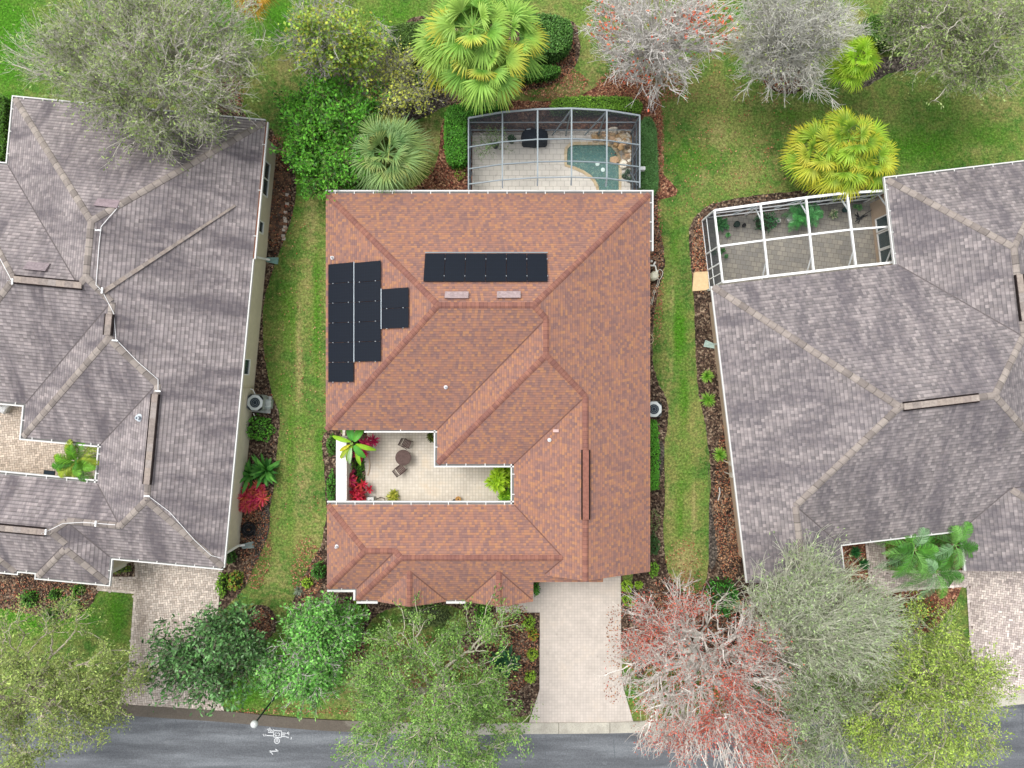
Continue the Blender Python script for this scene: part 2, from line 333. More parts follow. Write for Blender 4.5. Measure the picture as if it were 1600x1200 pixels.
LUSH = [(455, 720, 8, 160, .65), (1062, 800, 7, 90, .65), (1160, 110, 30, 30, .6), (900, 50, 20, 30, .5), (1110, 320, 20, 12, .5), (1240, 180, 60, 12, .5), (5, 60, 70, 110, 1.0), (10, 180, 30, 60, 1.0), (360, 30, 60, 60, .75), (440, 30, 50, 60, .8), (620, 25, 90, 50, .6), (455, 500, 18, 80, .55), (440, 600, 22, 40, .5), (445, 470, 14, 60, .5), (463, 260, 26, 70, .75), (470, 660, 18, 60, .5),
        (495, 480, 8, 180, .7), (500, 700, 10, 60, .6), (60, 960, 110, 45, .9), (180, 960, 25, 60, .7), (380, 1080, 50, 40, .8), (1062, 520, 14, 60, .9), (1068, 620, 10, 70, .75), (1080, 250, 60, 40, .55), (1130, 180, 60, 40, .3), (1440, 230, 110, 40, .7), (1545, 210, 60, 50, .6), (1170, 20, 60, 40, .5), (1470, 180, 70, 40, .4), (1480, 980, 26, 70, .6), (985, 1080, 14, 40, .6), (1350, 270, 60, 40, .5), (1055, 380, 12, 80, .5), (420, 1020, 40, 40, .5), (1075, 740, 14, 50, .4)]
DRY = [(468, 560, 7, 130, .8), (1050, 470, 6, 60, .6), (1085, 800, 7, 60, .7), (1120, 210, 35, 40, .55), (1200, 160, 50, 18, .5), (1150, 60, 40, 22, .5), (720, 10, 40, 20, .4), (1530, 235, 50, 14, .5), (1100, 280, 16, 30, .5), (488, 350, 16, 60, .7), (448, 105, 22, 30, .7), (410, 130, 30, 40, .4), (480, 440, 12, 70, .5), (470, 760, 25, 90, .5), (495, 830, 20, 50, .45), (430, 900, 35, 40, .5), (1070, 880, 28, 40, .9), (1040, 640, 8, 80, .7), (1048, 560, 6, 60, .5), (1045, 790, 8, 60, .6), (1090, 680, 10, 60, .4), (1160, 150, 120, 50, .3), (1560, 165, 60, 50, .5), (1000, 60, 70, 90, .35), (900, 140, 60, 30, .6), (670, 215, 30, 40, .7), (640, 1080, 60, 30, .5), (560, 1070, 50, 40, .6), (1180, 250, 50, 60, .35), (1020, 100, 90, 80, .35), (1495, 1000, 14, 50, .5), (930, 100, 40, 50, .4)]
LIT = [(990, 135, 70, 30, .75), (1025, 220, 12, 90, .7), (1100, 220, 20, 30, .35), (1230, 110, 60, 50, .35), (650, 1060, 60, 50, .6), (370, 115, 18, 40, .55), (1080, 885, 18, 30, .3), (1205, 235, 10, 15, .5), (1150, 80, 25, 40, .4), (880, 150, 60, 10, .6), (800, 165, 60, 12, .7), (1560, 180, 20, 12, .4), (580, 1040, 40, 20, .7)]
def build_lawn():
    xs = np.arange(-42, 42.01, .25); ys = np.arange(-34, 34.01, .25); X, Y = np.meshgrid(xs, ys); nx, ny = len(xs), len(ys)
    V = np.stack([X.ravel(), Y.ravel(), np.zeros(X.size)], 1); uv = np.stack([V[:, 0]/.036+800, 600-V[:, 1]/.036], 1)
    i, j = np.meshgrid(np.arange(nx-1), np.arange(ny-1)); a = (j*nx+i).ravel(); F = np.stack([a, a+1, a+nx+1, a+nx], 1)
    c = V[F].mean(1); cu = np.stack([c[:, 0]/.036+800, 600-c[:, 1]/.036], 1)
    F = F[~((cu[:, 0] > 752) & (cu[:, 0] < 978) & (cu[:, 1] > 216) & (cu[:, 1] < 320))]
    C = np.stack([blobs(uv, DRY), blobs(uv, LUSH), blobs(uv, LIT)], 1)
    mesh('lawn', V, F, M['lawn'], base=(0, 0, 0), col=C)['kind'] = 'structure'
    b = MB(); R = 400; x0, x1, y0, y1 = -42, xs[-1], -34, ys[-1]
    b.add([(-R, -R, -.004), (R, -R, -.004), (R, y0, -.004), (-R, y0, -.004)], [(0, 1, 2, 3)]); b.add([(-R, y1, -.004), (R, y1, -.004), (R, R, -.004), (-R, R, -.004)], [(0, 1, 2, 3)])
    b.add([(-R, y0, -.004), (x0, y0, -.004), (x0, y1, -.004), (-R, y1, -.004)], [(0, 1, 2, 3)]); b.add([(x1, y0, -.004), (R, y0, -.004), (R, y1, -.004), (x1, y1, -.004)], [(0, 1, 2, 3)])
    b.C = [np.tile([.1, .3, .05], (b.n, 1))]; b.build('grass_field', M['lawn'], base=(0, 0, 0))['kind'] = 'structure'
build_lawn()
KT = spline([(-300, 1070), (0, 1086), (180, 1100), (345, 1111), (430, 1119), (530, 1126), (700, 1131), (820, 1130), (990, 1128), (1200, 1119), (1400, 1103), (1600, 1083), (1900, 1050)], 8, False)
KB = KT+np.array([0, 17.])
sheet('road', list(KB+np.array([0, -2]))+[(1900, 1500), (-300, 1500)], M['road'], .012)
def band(name, A, B, z, mat):
    n = len(A); V = [P(u, v, z) for u, v in A]+[P(u, v, z) for u, v in B]+[P(u, v, z)-np.array([0, 0, z+.02]) for u, v in A]+[P(u, v, z)-np.array([0, 0, z+.02]) for u, v in B]; F = []
    for i in range(n-1): F += [(n+i, n+i+1, i+1, i), (2*n+i, i, i+1, 2*n+i+1), (n+i, 3*n+i, 3*n+i+1, n+i+1)]
    o = mesh(name, V, F, mat, base=(0, 0, 0)); o['kind'] = 'structure'; return o
band('kerb', KT, KT*.5+KB*.5, .10, M['kerb']); band('gutter_strip', KT*.5+KB*.5+np.array([0, -.2]), KB, .035, M['kerb'])
# joints of the kerb
b = MB()
for u in (410, 510, 873, 953, 1040, 700, 320, 230, 140, 60):
    k = np.interp(u, KT[:, 0], KT[:, 1]); p = P(u, k, .102); q = P(u, k+8.3, .102); b.bar(p, q, .03, .006, hx('5b564e')); b.bar(P(u, k+8.8, .038), P(u, k+16.8, .038), .03, .006, hx('5b564e'))
b.build('kerb_joints', M['attr'], base=(0, 0, 0))['kind'] = 'structure'
b = MB()
for u, v0, v1 in ((275, 1122, 1139), (194, 1118, 1130), (853, 1149, 1200), (920, 1149, 1160), (960, 1147, 1200), (374, 1131, 1150), (1598, 1105, 1150)):
    pts = [P(u+random.uniform(-1, 1), v, .017) for v in np.linspace(v0, v1, 6)]
    for a_, c_ in zip(pts[:-1], pts[1:]): b.bar(a_, c_, .035, .004, hx('565b60'))
b.build('road_cracks', M['attr'], base=(0, 0, 0))['kind'] = 'structure'

Z1 = .012
BEDS = {
 'a': [(416, 212), (436, 222), (456, 250), (463, 290), (458, 330), (446, 370), (434, 400), (424, 430), (413, 470), (411, 520), (414, 560), (424, 610), (437, 655), (433, 700), (428, 760), (420, 800), (412, 840), (398, 880), (384, 915), (362, 940), (344, 952), (338, 900), (380, 700), (400, 400)],
 'b': [(470, 105), (520, 95), (600, 80), (625, 75), (640, 95), (700, 128), (735, 150), (690, 168), (665, 182), (625, 192), (596, 172), (540, 132), (500, 128)],
 'c': [(640, 30), (760, 20), (885, 30), (905, 62), (903, 95), (880, 122), (850, 136), (800, 146), (770, 162), (720, 170), (690, 150), (700, 110), (640, 95)],
 'd': [(655, 312), (660, 285), (676, 268), (686, 235), (689, 200), (698, 178), (720, 163), (770, 158), (850, 158), (905, 150), (960, 118), (1003, 118), (1028, 150), (1034, 200), (1030, 260), (1030, 312)],
 'e': [(1000, 300), (1026, 300), (1028, 340), (1036, 385), (1038, 420), (1030, 450), (1023, 490), (1020, 540), (1021, 570), (1030, 600), (1043, 630), (1043, 665), (1038, 700), (1039, 760), (1037, 830), (1041, 880), (1050, 905), (1075, 930), (1100, 915), (1108, 870), (1108, 800), (1110, 740), (1103, 670), (1091, 610), (1087, 540), (1084, 470), (1080, 420), (1076, 370), (1082, 345), (1105, 322), (1140, 312), (1230, 300), (1400, 290), (1400, 400), (1200, 440), (1200, 900), (1330, 905), (1400, 930), (1425, 955), (1400, 985), (1380, 1030), (1300, 1050), (1180, 1060), (1030, 1040), (1000, 1060), (985, 1030), (965, 1000), (965, 890), (990, 880)],
 'f': [(545, 900), (845, 900), (848, 1075), (832, 1112), (800, 1118), (775, 1085), (745, 1040), (715, 1010), (690, 1000), (655, 1008), (625, 1025), (600, 1050), (570, 1058), (555, 1035), (560, 990), (575, 950)],
 'g': [(520, 790), (508, 815), (502, 850), (488, 875), (475, 900), (463, 925), (458, 950), (490, 955), (560, 950), (560, 900)],
 'h': [(-60, 880), (168, 895), (153, 925), (142, 945), (120, 962), (90, 968), (40, 958), (0, 950), (-60, 945)],
 'i': [(384, 962), (398, 946), (418, 948), (430, 962), (431, 982), (420, 997), (400, 1003), (386, 995)],
 'j': [(1315, 835), (1500, 825), (1512, 895), (1502, 920), (1490, 945), (1455, 985), (1420, 990), (1390, 960), (1340, 930)],
 'k': [(505, 680), (535, 680), (535, 795), (512, 795), (507, 740)],
 'l': [(1190, 92), (1215, 85), (1250, 100), (1262, 130), (1240, 146), (1210, 142), (1192, 125)],
 'm': [(1300, 105), (1350, 92), (1420, 85), (1470, 60), (1475, 80), (1440, 105), (1390, 115), (1345, 138), (1310, 132)],
 'n': [(340, 90), (372, 95), (375, 130), (378, 170), (390, 195), (340, 190)],
 'o': [(-30, 160), (18, 170), (12, 260), (-30, 262)],
 'p': [(150, 868), (215, 878), (213, 902), (172, 903)]}
for k, px in BEDS.items():
    sheet('mulch_bed', px, M['mulch_red' if k in 'dj' else 'soil' if k in 'bm' else 'mulch'], Z1 + .004*('abcdefghijklmnop'.index(k) % 3), 10, .5)
for px in ([(660, 150), (700, 138), (712, 150), (690, 163), (665, 178), (640, 183)], [(1102, 640), (1106, 700), (1110, 780), (1120, 850), (1118, 880), (1108, 880), (1108, 760)], [(1031, 690), (1038, 700), (1036, 730), (1030, 745), (1026, 720)], [(410, 800), (420, 790), (420, 830), (405, 870), (392, 890), (398, 850)]):
    sheet('soil_patch', px, M['soil'], Z1+.016, 8, .4)
# ground cover island of the front bed, brick strip beside the left house
sheet('worn_lawn_patch', [(572, 985), (590, 960), (625, 948), (690, 946), (722, 955), (728, 985), (700, 1000), (640, 1010), (600, 1028), (572, 1020)], M['lawn'], Z1+.02, 8, .6)
# driveways and walks
sheet('driveway', [(840, 895), (970, 895), (970.5, 1000), (972, 1060), (974, 1075), (990, 1129), (826, 1131), (843, 1078), (843.5, 957), (775, 957), (775, 925), (840, 925)], M['paver_red'], .05, thick=.06)
def herring(name, poly, c_sand, cols, ang, L=.26, W=.13, var=.1, stain=()):
    sheet(name+'_base', poly, M['sand'], .045, thick=.05); bb = MB(); n_ = len(poly)
    for i in range(n_):
        A_, B_ = P(*poly[i], .06), P(*poly[(i+1) % n_], .06); L_ = np.linalg.norm(B_-A_); m_ = max(1, int(L_/.24)); d_ = (B_-A_)/L_
        for k in range(m_): bb.bar(A_+d_*(k*L_/m_+.01), A_+d_*((k+1)*L_/m_-.01), .13, .012, pick(cols, 1, .08)[0])
    bb.build(name+'_edging', M['attr_n'], base=(0, 0, 0))['kind'] = 'structure'
    q = np.array([P(u, v)[:2] for u, v in poly]); ctr = q.mean(0); R = np.abs(q-ctr).max()*1.5; n = int(R/W)+2; B = []
    for i in range(-n, n):                                        # herringbone: each brick covers two cells of the lattice
        for j in range(-n, n):
            k = (i-j) % 4
            if k == 0: B.append(((i+1)*W, (j+.5)*W, 0))
            elif k == 3: B.append(((i+.5)*W, (j+1)*W, 1))
    B = np.array(B); B = B[(np.abs(B[:, 0]) < R) & (np.abs(B[:, 1]) < R)]
    ca, sa = math.cos(ang), math.sin(ang); C = np.stack([B[:, 0]*ca-B[:, 1]*sa, B[:, 0]*sa+B[:, 1]*ca], 1)+ctr
    k = inside(q, C); B = B[k]; C = C[k]; g = .016; N = len(B)
    hl = np.where(B[:, 2] == 0, L/2, W/2)-g/2; hw = np.where(B[:, 2] == 0, W/2, L/2)-g/2; V = []
    for sx, sy in ((-1, -1), (1, -1), (1, 1), (-1, 1)):
        dx, dy = sx*hl, sy*hw; V.append(np.stack([C[:, 0]+dx*ca-dy*sa, C[:, 1]+dx*sa+dy*ca, np.full(N, .056)], 1))
    V = np.stack(V, 1).reshape(-1, 3); cc = pick(cols, N, var)
    uv = np.stack([C[:, 0]/.036+800, 600-C[:, 1]/.036], 1)
    if stain: s_ = blobs(uv, stain)[:, None]; cc = cc*(1-s_)+hx('6d6257')*s_
    o = mesh(name, V, np.arange(4*N).reshape(N, 4), M['attr_n'], base=(0, 0, 0), col=np.repeat(cc, 4, axis=0)); o['kind'] = 'structure'
LD = [(212, 872), (346, 884), (338, 960), (333, 1020), (338, 1060), (348, 1111), (180, 1100), (192, 1075), (202, 1045), (206, 1000), (211, 926), (152, 921), (158, 903), (213, 903)]
herring('paver_driveway', LD, 'soil', ['c3b8ad', 'b8ada3', 'cabfb4', 'aca095'], .095, stain=[(222, 990, 10, 70, .55), (215, 1060, 16, 30, .5), (330, 1090, 30, 12, .3), (216, 905, 8, 20, .6)])
RD = [(1510, 885), (1900, 880), (1900, 1050), (1600, 1083), (1528, 1090), (1517, 1000), (1512, 915), (1448, 919), (1361, 926), (1353, 838), (1380, 836), (1384, 893), (1510, 893)]
herring('paver_driveway', RD, 'soil', ['c3b7af', 'b4a8a2', 'cfc4bb', 'a69b96'], -.12, stain=[(1380, 860, 30, 50, .25), (1525, 960, 12, 90, .2)])
herring('paver_court', [(-60, 600), (70, 612), (62, 672), (165, 685), (158, 765), (-60, 748)], 'soil', ['beb0a2', 'b3a597', 'c8bbad'], .095, stain=[(10, 730, 60, 20, .15)])
sheet('courtyard_floor', [(535, 668), (690, 668), (690, 720), (812, 720), (812, 795), (535, 795)], M['paver_court'], .05)
sheet('courtyard_bed', [(540, 670), (572, 670), (569, 715), (571, 745), (566, 795), (540, 795)], M['mulch'], .075, 6, .3)
sheet('patio_floor', [(1097, 345), (1385, 308), (1388, 418), (1112, 452)], M['paver_patio'], .06)
sheet('concrete_pad', [(1084, 427), (1087, 425), (1106, 424), (1108, 453), (1082, 455)], plain('pad_concrete', 'cdb48c', .9, .1), .10, thick=.1)
# pool deck with the pool sunk in it
sheet('pool_deck', [(738, 207), (990, 203), (990, 312), (738, 312)], M['deck'], .10, holes=[POOL], thick=.14)
def offset_poly(p, d):
    p = np.array(p, float); c = p.mean(0); n = len(p); out = []
    for i in range(n):
        t = p[(i+1) % n]-p[i-1]; t /= np.linalg.norm(t)+1e-9; nn = np.array([t[1], -t[0]])
        if np.dot(nn, p[i]-c) < 0: nn = -nn
        out.append(p[i]+nn*d)
    return np.array(out)
cop = [(x, y) for x, y in offset_poly(POOL, 4.6)]
pc = np.array(POOL, float)
b = MB(); n = len(pc)
for i in range(n):
    a0, a1 = P(*pc[i], .135), P(*pc[(i+1) % n], .135); b0, b1 = P(*cop[i], .135), P(*cop[(i+1) % n], .135)
    if pc[i][1] > 300 and pc[(i+1) % n][1] > 300: continue
    m_ = max(1, int(np.linalg.norm(a1-a0)/.3))
    for k in range(m_):
        t0, t1 = k/m_, (k+1)/m_-.02; q = [a0+(a1-a0)*t0, a0+(a1-a0)*t1, b0+(b1-b0)*t1, b0+(b1-b0)*t0]; lo = [x-np.array([0, 0, .10]) for x in q]
        b.add(q+lo, [(0, 1, 2, 3), (0, 4, 5, 1), (1, 5, 6, 2), (2, 6, 7, 3), (3, 7, 4, 0)], hx(random.choice(['bfae8e', 'b7a585', 'c6b699'])))
b.build('pool_coping', M['attr_n'], base=(0, 0, 0))['kind'] = 'structure'
pm = N_('pool_plaster'); pm.fin(pm.ramp(pm.noise(pm.obj(), 5, 4), [(.3, '8fc2ba'), (.7, '9ccbc3')]), .8, .2); PM = pm.m
inner = [(899, 240), (906, 238), (940, 238), (949, 240), (954, 247), (955, 262), (955, 303), (943, 303), (940, 290), (934, 280), (926, 270), (915, 262), (904, 256), (897, 252)]
V = []; F = []
def ring(px, z): V.extend([(*P(u, v, .1)[:2], z) for u, v in px])
ring(POOL, .09); ring(POOL, -.45); n = len(POOL)
for i in range(n): F.append((i, (i+1) % n, (i+1) % n+n, i+n))
k = len(V); ring(inner, -.45); ring(inner, -1.35); m_ = len(inner)
for i in range(m_): F.append((k+i, k+(i+1) % m_, k+(i+1) % m_+m_, k+i+m_))
mesh('pool_basin', V, F, PM, base=(0, 0, 0))['kind'] = 'structure'
def flat(px, z, holes=()):
    W = [[Vector((*P(u, v, .1)[:2], 0)) for u, v in lp] for lp in [px]+list(holes)]; A = [(*q[:2], z) for lp in W for q in lp]; return A, [tuple(t) for t in tessellate_polygon(W)]
for px, z, h in ((POOL, -.45, [inner]), (inner, -1.35, [])):
    A, T = flat(px, z, h); mesh('pool_basin', A, T, PM, base=(0, 0, 0))['kind'] = 'structure'
tb = MB(); iv = [np.array([*P(u, v, .1)[:2], -.44]) for u, v in inner]
for i in range(len(iv)): tb.bar(iv[i], iv[(i+1) % len(iv)], .09, .03, hx('2f6b68'))  # dark line added on the bench edge; shade of the deeper basin as colour
o_ = tb.build('pool_bench_shade_line', M['attr'], base=(0, 0, 0)); o_['kind'] = 'structure'
wm = N_('pool_water'); tr = wm.n('BsdfTransparent'); tr.inputs[0].default_value = (.70, .96, .93, 1); gl = wm.n('BsdfGlossy'); gl.inputs['Roughness'].default_value = .04; gl.inputs[0].default_value = (1, 1, 1, 1)
df = wm.n('BsdfDiffuse'); df.inputs[0].default_value = (*hx('7cbcb6'), 1); m0 = wm.n('MixShader'); m0.inputs[0].default_value = .34; wm.l(tr.outputs[0], m0.inputs[1]); wm.l(df.outputs[0], m0.inputs[2])
fr = wm.n('Fresnel'); fr.inputs[0].default_value = 1.33; mx = wm.n('MixShader'); wm.l(fr.outputs[0], mx.inputs[0]); wm.l(m0.outputs[0], mx.inputs[1]); wm.l(gl.outputs[0], mx.inputs[2]); wm.l(mx.outputs[0], wm.out.inputs[0])
bm_ = wm.n('Bump'); bm_.inputs['Strength'].default_value = .25; bm_.inputs['Distance'].default_value = .02; wm.l(wm.noise(wm.obj(), 6, 3), bm_.inputs['Height']); wm.l(bm_.outputs[0], gl.inputs['Normal'])
A, T = flat(POOL, .035); mesh('pool_water', A, [t if np.cross(np.array(A[t[1]])-np.array(A[t[0]]), np.array(A[t[2]])-np.array(A[t[0]]))[2] > 0 else t[::-1] for t in T], wm.m, base=(0, 0, 0))['kind'] = 'structure'
for u, v, lab in ((933.5, 256.5, 'white round pool float nearer the screen bay centre'), (942, 265.5, 'white round pool float farther from the rocks')):
    b = MB(); b.lathe(P(u, v, .04), [(.11, 0), (.12, .03), (.07, .05)], 14, hx('cfe0dc')); o = b.build('pool_float', M['attr'], base=P(u, v, .04)); tag(o, lab.replace('nearer the screen bay centre', 'in the middle of the teal pool').replace('farther from the rocks', 'lying lower and right in the teal pool'), 'pool float', 'white floats in the pool')

# ---------------- houses ----------------
ZE = 3.1; PT = .5
class House:
    def __init__(s, O, ang, comps, oh=.47, roofmat='red_roof', capmat='cap_red', wall='wall', extra=None):
        s.O = O; s.a = math.radians(ang); s.s = S(ZE); s.comps = []; s.oh = oh; s.mats = (roofmat, capmat, wall)
        for c in comps:
            r = np.array(c['r'], float)*s.s; f = np.array(c.get('f', c['r']), float)*s.s; e = c.get('e', 'NSEW'); x0, y0, x1, y1 = r; pl = []
            if 'W' in e: pl.append((PT, 0, -PT*x0, 'W', x0))
            if 'E' in e: pl.append((-PT, 0, PT*x1, 'E', x1))
            if 'N' in e: pl.append((0, PT, -PT*y0, 'N', y0))
            if 'S' in e: pl.append((0, -PT, PT*y1, 'S', y1))
            s.comps.append(dict(r=r, f=f, pl=pl, e=e, g=c.get('g', '')))
    def w(s, lx, ly, z):
        ca, sa = math.cos(s.a), math.sin(s.a); U = (s.O[0]-800)*s.s+lx*ca-ly*sa; Vv = (s.O[1]-600)*s.s+lx*sa+ly*ca
        return np.array([U, -Vv, z])
    def loc(s, x, y):
        ca, sa = math.cos(s.a), math.sin(s.a); U = x-(s.O[0]-800)*s.s; Vv = -y-(s.O[1]-600)*s.s
        return U*ca+Vv*sa, -U*sa+Vv*ca
    def h(s, lx, ly):
        lx = np.asarray(lx, float); ly = np.asarray(ly, float); out = np.full(lx.shape, -.001)
        for c in s.comps:
            x0, y0, x1, y1 = c['f']; v = np.min([p[0]*lx+p[1]*ly+p[2] for p in c['pl']], axis=0)
            v = np.where((lx >= x0-1e-6) & (lx <= x1+1e-6) & (ly >= y0-1e-6) & (ly <= y1+1e-6), v, -.001); out = np.maximum(out, v)
        return out
    def rp(s, u, v, dz=0):                                        # the point of the roof seen at a pixel
        z = ZE+1
        for _ in range(25): q = P(u, v, z); lx, ly = s.loc(q[0], q[1]); z = .5*z+.5*(ZE+float(s.h(lx, ly))+dz)
        q = P(u, v, z); return q
    def build(s, root):
        s.root = root; V = []; F = []; UV = []
        def clip(poly, a, b_, c):
            out = []; n = len(poly)
            for i in range(n):
                p, q = poly[i], poly[(i+1) % n]; dp = a*p[0]+b_*p[1]+c; dq = a*q[0]+b_*q[1]+c
                if dp >= 0: out.append(p)
                if (dp >= 0) != (dq >= 0): t = dp/(dp-dq); out.append((p[0]+(q[0]-p[0])*t, p[1]+(q[1]-p[1])*t))
            return out
        def area(p): return .5*abs(sum(p[i][0]*p[(i+1) % len(p)][1]-p[(i+1) % len(p)][0]*p[i][1] for i in range(len(p)))) if len(p) > 2 else 0
        for k, c in enumerate(s.comps):
            x0, y0, x1, y1 = c['f']
            for j, pl in enumerate(c['pl']):
                poly = [(x0, y0), (x1, y0), (x1, y1), (x0, y1)]
                for m_, pm_ in enumerate(c['pl']):
                    if m_ != j: poly = clip(poly, pm_[0]-pl[0], pm_[1]-pl[1], pm_[2]-pl[2])
                    if not poly: break
                pieces = [poly] if poly else []
                for k2, d in enumerate(s.comps):
                    if k2 == k: continue
                    e = 1e-4 if k2 > k else -1e-4; a0, b0, a1, b1 = d['f']
                    cons = [(1, 0, -a0), (-1, 0, a1), (0, 1, -b0), (0, -1, b1)]+[(q[0]-pl[0], q[1]-pl[1], q[2]-pl[2]-e) for q in d['pl']]
                    new = []
                    for pc_ in pieces:
                        rest = pc_
                        for (a, bb, cc) in cons:
                            o_ = clip(rest, -a, -bb, -cc)
                            if area(o_) > 1e-4: new.append(o_)
                            rest = clip(rest, a, bb, cc)
                            if area(rest) < 1e-4: break
                    pieces = new
                for pc_ in pieces:
                    if area(pc_) < 1e-3: continue
                    n0 = len(V); L = math.sqrt(1+PT*PT)
                    for x, y in pc_:
                        V.append(s.w(x, y, ZE+pl[0]*x+pl[1]*y+pl[2]))
                        UV.append((y, abs(x-pl[4])*L) if pl[3] in 'WE' else (x, abs(y-pl[4])*L))
                    ar = sum(pc_[i][0]*pc_[(i+1) % len(pc_)][1]-pc_[(i+1) % len(pc_)][0]*pc_[i][1] for i in range(len(pc_)))
                    idx = list(range(n0, n0+len(pc_)))
                    if ar > 0: idx = idx[::-1]; UV[n0:] = UV[n0:][::-1]
                    F.append(idx)
                    if ar > 0: UV[n0:] = UV[n0:]
        rm, cm, wmn = s.mats
        s.roof = mesh('roof', V, F, M[rm], root, uv=UV); me = s.roof.data
        s.caps(); s.shell(wmn)
    def creases(s):
        PL = [(k, j, p) for k, c in enumerate(s.comps) for j, p in enumerate(c['pl'])]; fs = np.array([c['f'] for c in s.comps]); bx = (fs[:, 0].min(), fs[:, 1].min(), fs[:, 2].max(), fs[:, 3].max()); out = []; seen = []
        for i in range(len(PL)):
            for j in range(i+1, len(PL)):
                p, q = PL[i][2], PL[j][2]; a, b_, c = p[0]-q[0], p[1]-q[1], p[2]-q[2]; nn = math.hypot(a, b_)
                if nn < 1e-6: continue
                a, b_, c = a/nn, b_/nn, c/nn
                key = (round(a if a > 0 or (a == 0 and b_ > 0) else -a, 3), round(b_ if a > 0 or (a == 0 and b_ > 0) else -b_, 3), round(c if a > 0 or (a == 0 and b_ > 0) else -c, 2))
                if key in seen: continue
                pt = np.array([-a*c, -b_*c]); d = np.array([-b_, a]); t = np.arange(-60, 60, .05); X = pt[0]+d[0]*t; Y = pt[1]+d[1]*t
                hh = s.h(X, Y); ph = p[0]*X+p[1]*Y+p[2]; ok = (np.abs(hh-ph) < 2e-3) & (hh > -.0005)
                g = .06; cr = hh-.5*(s.h(X+a*g, Y+b_*g)+s.h(X-a*g, Y-b_*g)); rid = ok & (cr > .008) & (s.h(X+a*g, Y+b_*g) > -.02) & (s.h(X-a*g, Y-b_*g) > -.02); val = ok & (cr < -.008)
                hit = False
                for kind, msk in (('r', rid), ('v', val)):
                    w_ = np.where(msk)[0]
                    if len(w_) < 8: continue
                    hit = True
                    for run in np.split(w_, np.where(np.diff(w_) > 2)[0]+1):
                        if len(run) > 7: out.append((kind, (X[run[0]], Y[run[0]], hh[run[0]]), (X[run[-1]], Y[run[-1]], hh[run[-1]]), (a, b_)))
                if hit: seen.append(key)
        return out
    def caps(s):
        V = []; F = []; UV = []; VV = []; VF = []
        for kind, A, B, (a, b_) in s.creases():
            A = np.array(A); B = np.array(B); L = np.linalg.norm(B-A); d = (B-A)/L; side = np.array([a, b_, 0]); dg = abs(d[0]) > .2 and abs(d[1]) > .2
            if kind == 'r':
                wd = .17 if s.mats[1] == 'cap_tan' else .15; sl = PT*(.7071 if dg else 1.0); up = .035 if s.mats[1] == 'cap_tan' else .02
                prof = [(-wd, -sl*wd+.004), (-wd*.9, -sl*wd*.9+up), (-wd*.3, up+.02-sl*wd*.3), (wd*.3, up+.02-sl*wd*.3), (wd*.9, -sl*wd*.9+up), (wd, -sl*wd+.004)]
                A = A-d*.0; n0 = len(V)
                for t, e in ((0, A), (L, B)):
                    for o_, z in prof: q = e+side*o_; V.append(s.w(q[0], q[1], ZE+e[2]+z))
                for i in range(5):
                    F.append((n0+i, n0+i+1, n0+6+i+1, n0+6+i)); UV += [(0, i*.1), (0, i*.1+.1), (L, i*.1+.1), (L, i*.1)]
            else:
                sl = PT*(.7071 if dg else 1.0); wd = .032; n0 = len(VV)
                for e in (A, B):
                    for o_ in (-wd, 0, wd): q = e+side*o_; VV.append(s.w(q[0], q[1], ZE+e[2]+sl*abs(o_)+.006))
                mesh('valley_strip', VV[n0:], [(0, 1, 4, 3), (1, 2, 5, 4)], M['valley_'+('red' if s.mats[0] == 'red_roof' else 'grey')], s.roof)
        if V: mesh('ridge_cap', V, F, M[s.mats[1]], s.roof, uv=UV)
    def cells(s, ins):
        R = [(c['f'][0]+ins, c['f'][1]+ins, c['f'][2]-ins, c['f'][3]-ins) for c in s.comps]
        xs = sorted({round(v, 4) for r in R for v in (r[0], r[2])}); ys = sorted({round(v, 4) for r in R for v in (r[1], r[3])})
        G = [[any(r[0]-1e-3 <= (xs[i]+xs[i+1])/2 <= r[2]+1e-3 and r[1]-1e-3 <= (ys[j]+ys[j+1])/2 <= r[3]+1e-3 for r in R) for j in range(len(ys)-1)] for i in range(len(xs)-1)]
        return xs, ys, G
    def outline(s, ins):
        xs, ys, G = s.cells(ins); g = lambda i, j: 0 <= i < len(xs)-1 and 0 <= j < len(ys)-1 and G[i][j]; E = []
        for i in range(len(xs)-1):
            for j in range(len(ys)-1):
                if not g(i, j): continue
                if not g(i, j-1): E.append(((xs[i], ys[j]), (xs[i+1], ys[j])))
                if not g(i, j+1): E.append(((xs[i+1], ys[j+1]), (xs[i], ys[j+1])))
                if not g(i-1, j): E.append(((xs[i], ys[j+1]), (xs[i], ys[j])))
                if not g(i+1, j): E.append(((xs[i+1], ys[j]), (xs[i+1], ys[j+1])))
        return E
    def shell(s, wmn):
        V = []; F = []
        for a, b_ in s.outline(s.oh):
            n0 = len(V); V += [s.w(*a, 0), s.w(*b_, 0), s.w(*b_, ZE-.10), s.w(*a, ZE-.10)]; F.append((n0, n0+1, n0+2, n0+3))
        mesh('wall', V, F, M[wmn], s.root)
        V = []; F = []; gs = [c for c in s.comps if c.get('e') and len(c['pl']) < 4]
        for a, b_ in s.outline(0):
            ha = float(s.h(a[0], a[1])); n0 = len(V); mid = s.h((a[0]+b_[0])/2, (a[1]+b_[1])/2)
            V += [s.w(*a, ZE-.17), s.w(*b_, ZE-.17), s.w(*b_, ZE-.004), s.w(*a, ZE-.004)]; F.append((n0, n0+1, n0+2, n0+3))
        xs, ys, G = s.cells(0)
        for i in range(len(xs)-1):
            for j in range(len(ys)-1):
                if G[i][j]: n0 = len(V); V += [s.w(x, y, ZE-.165) for x, y in ((xs[i], ys[j]), (xs[i+1], ys[j]), (xs[i+1], ys[j+1]), (xs[i], ys[j+1]))]; F.append((n0, n0+1, n0+2, n0+3))
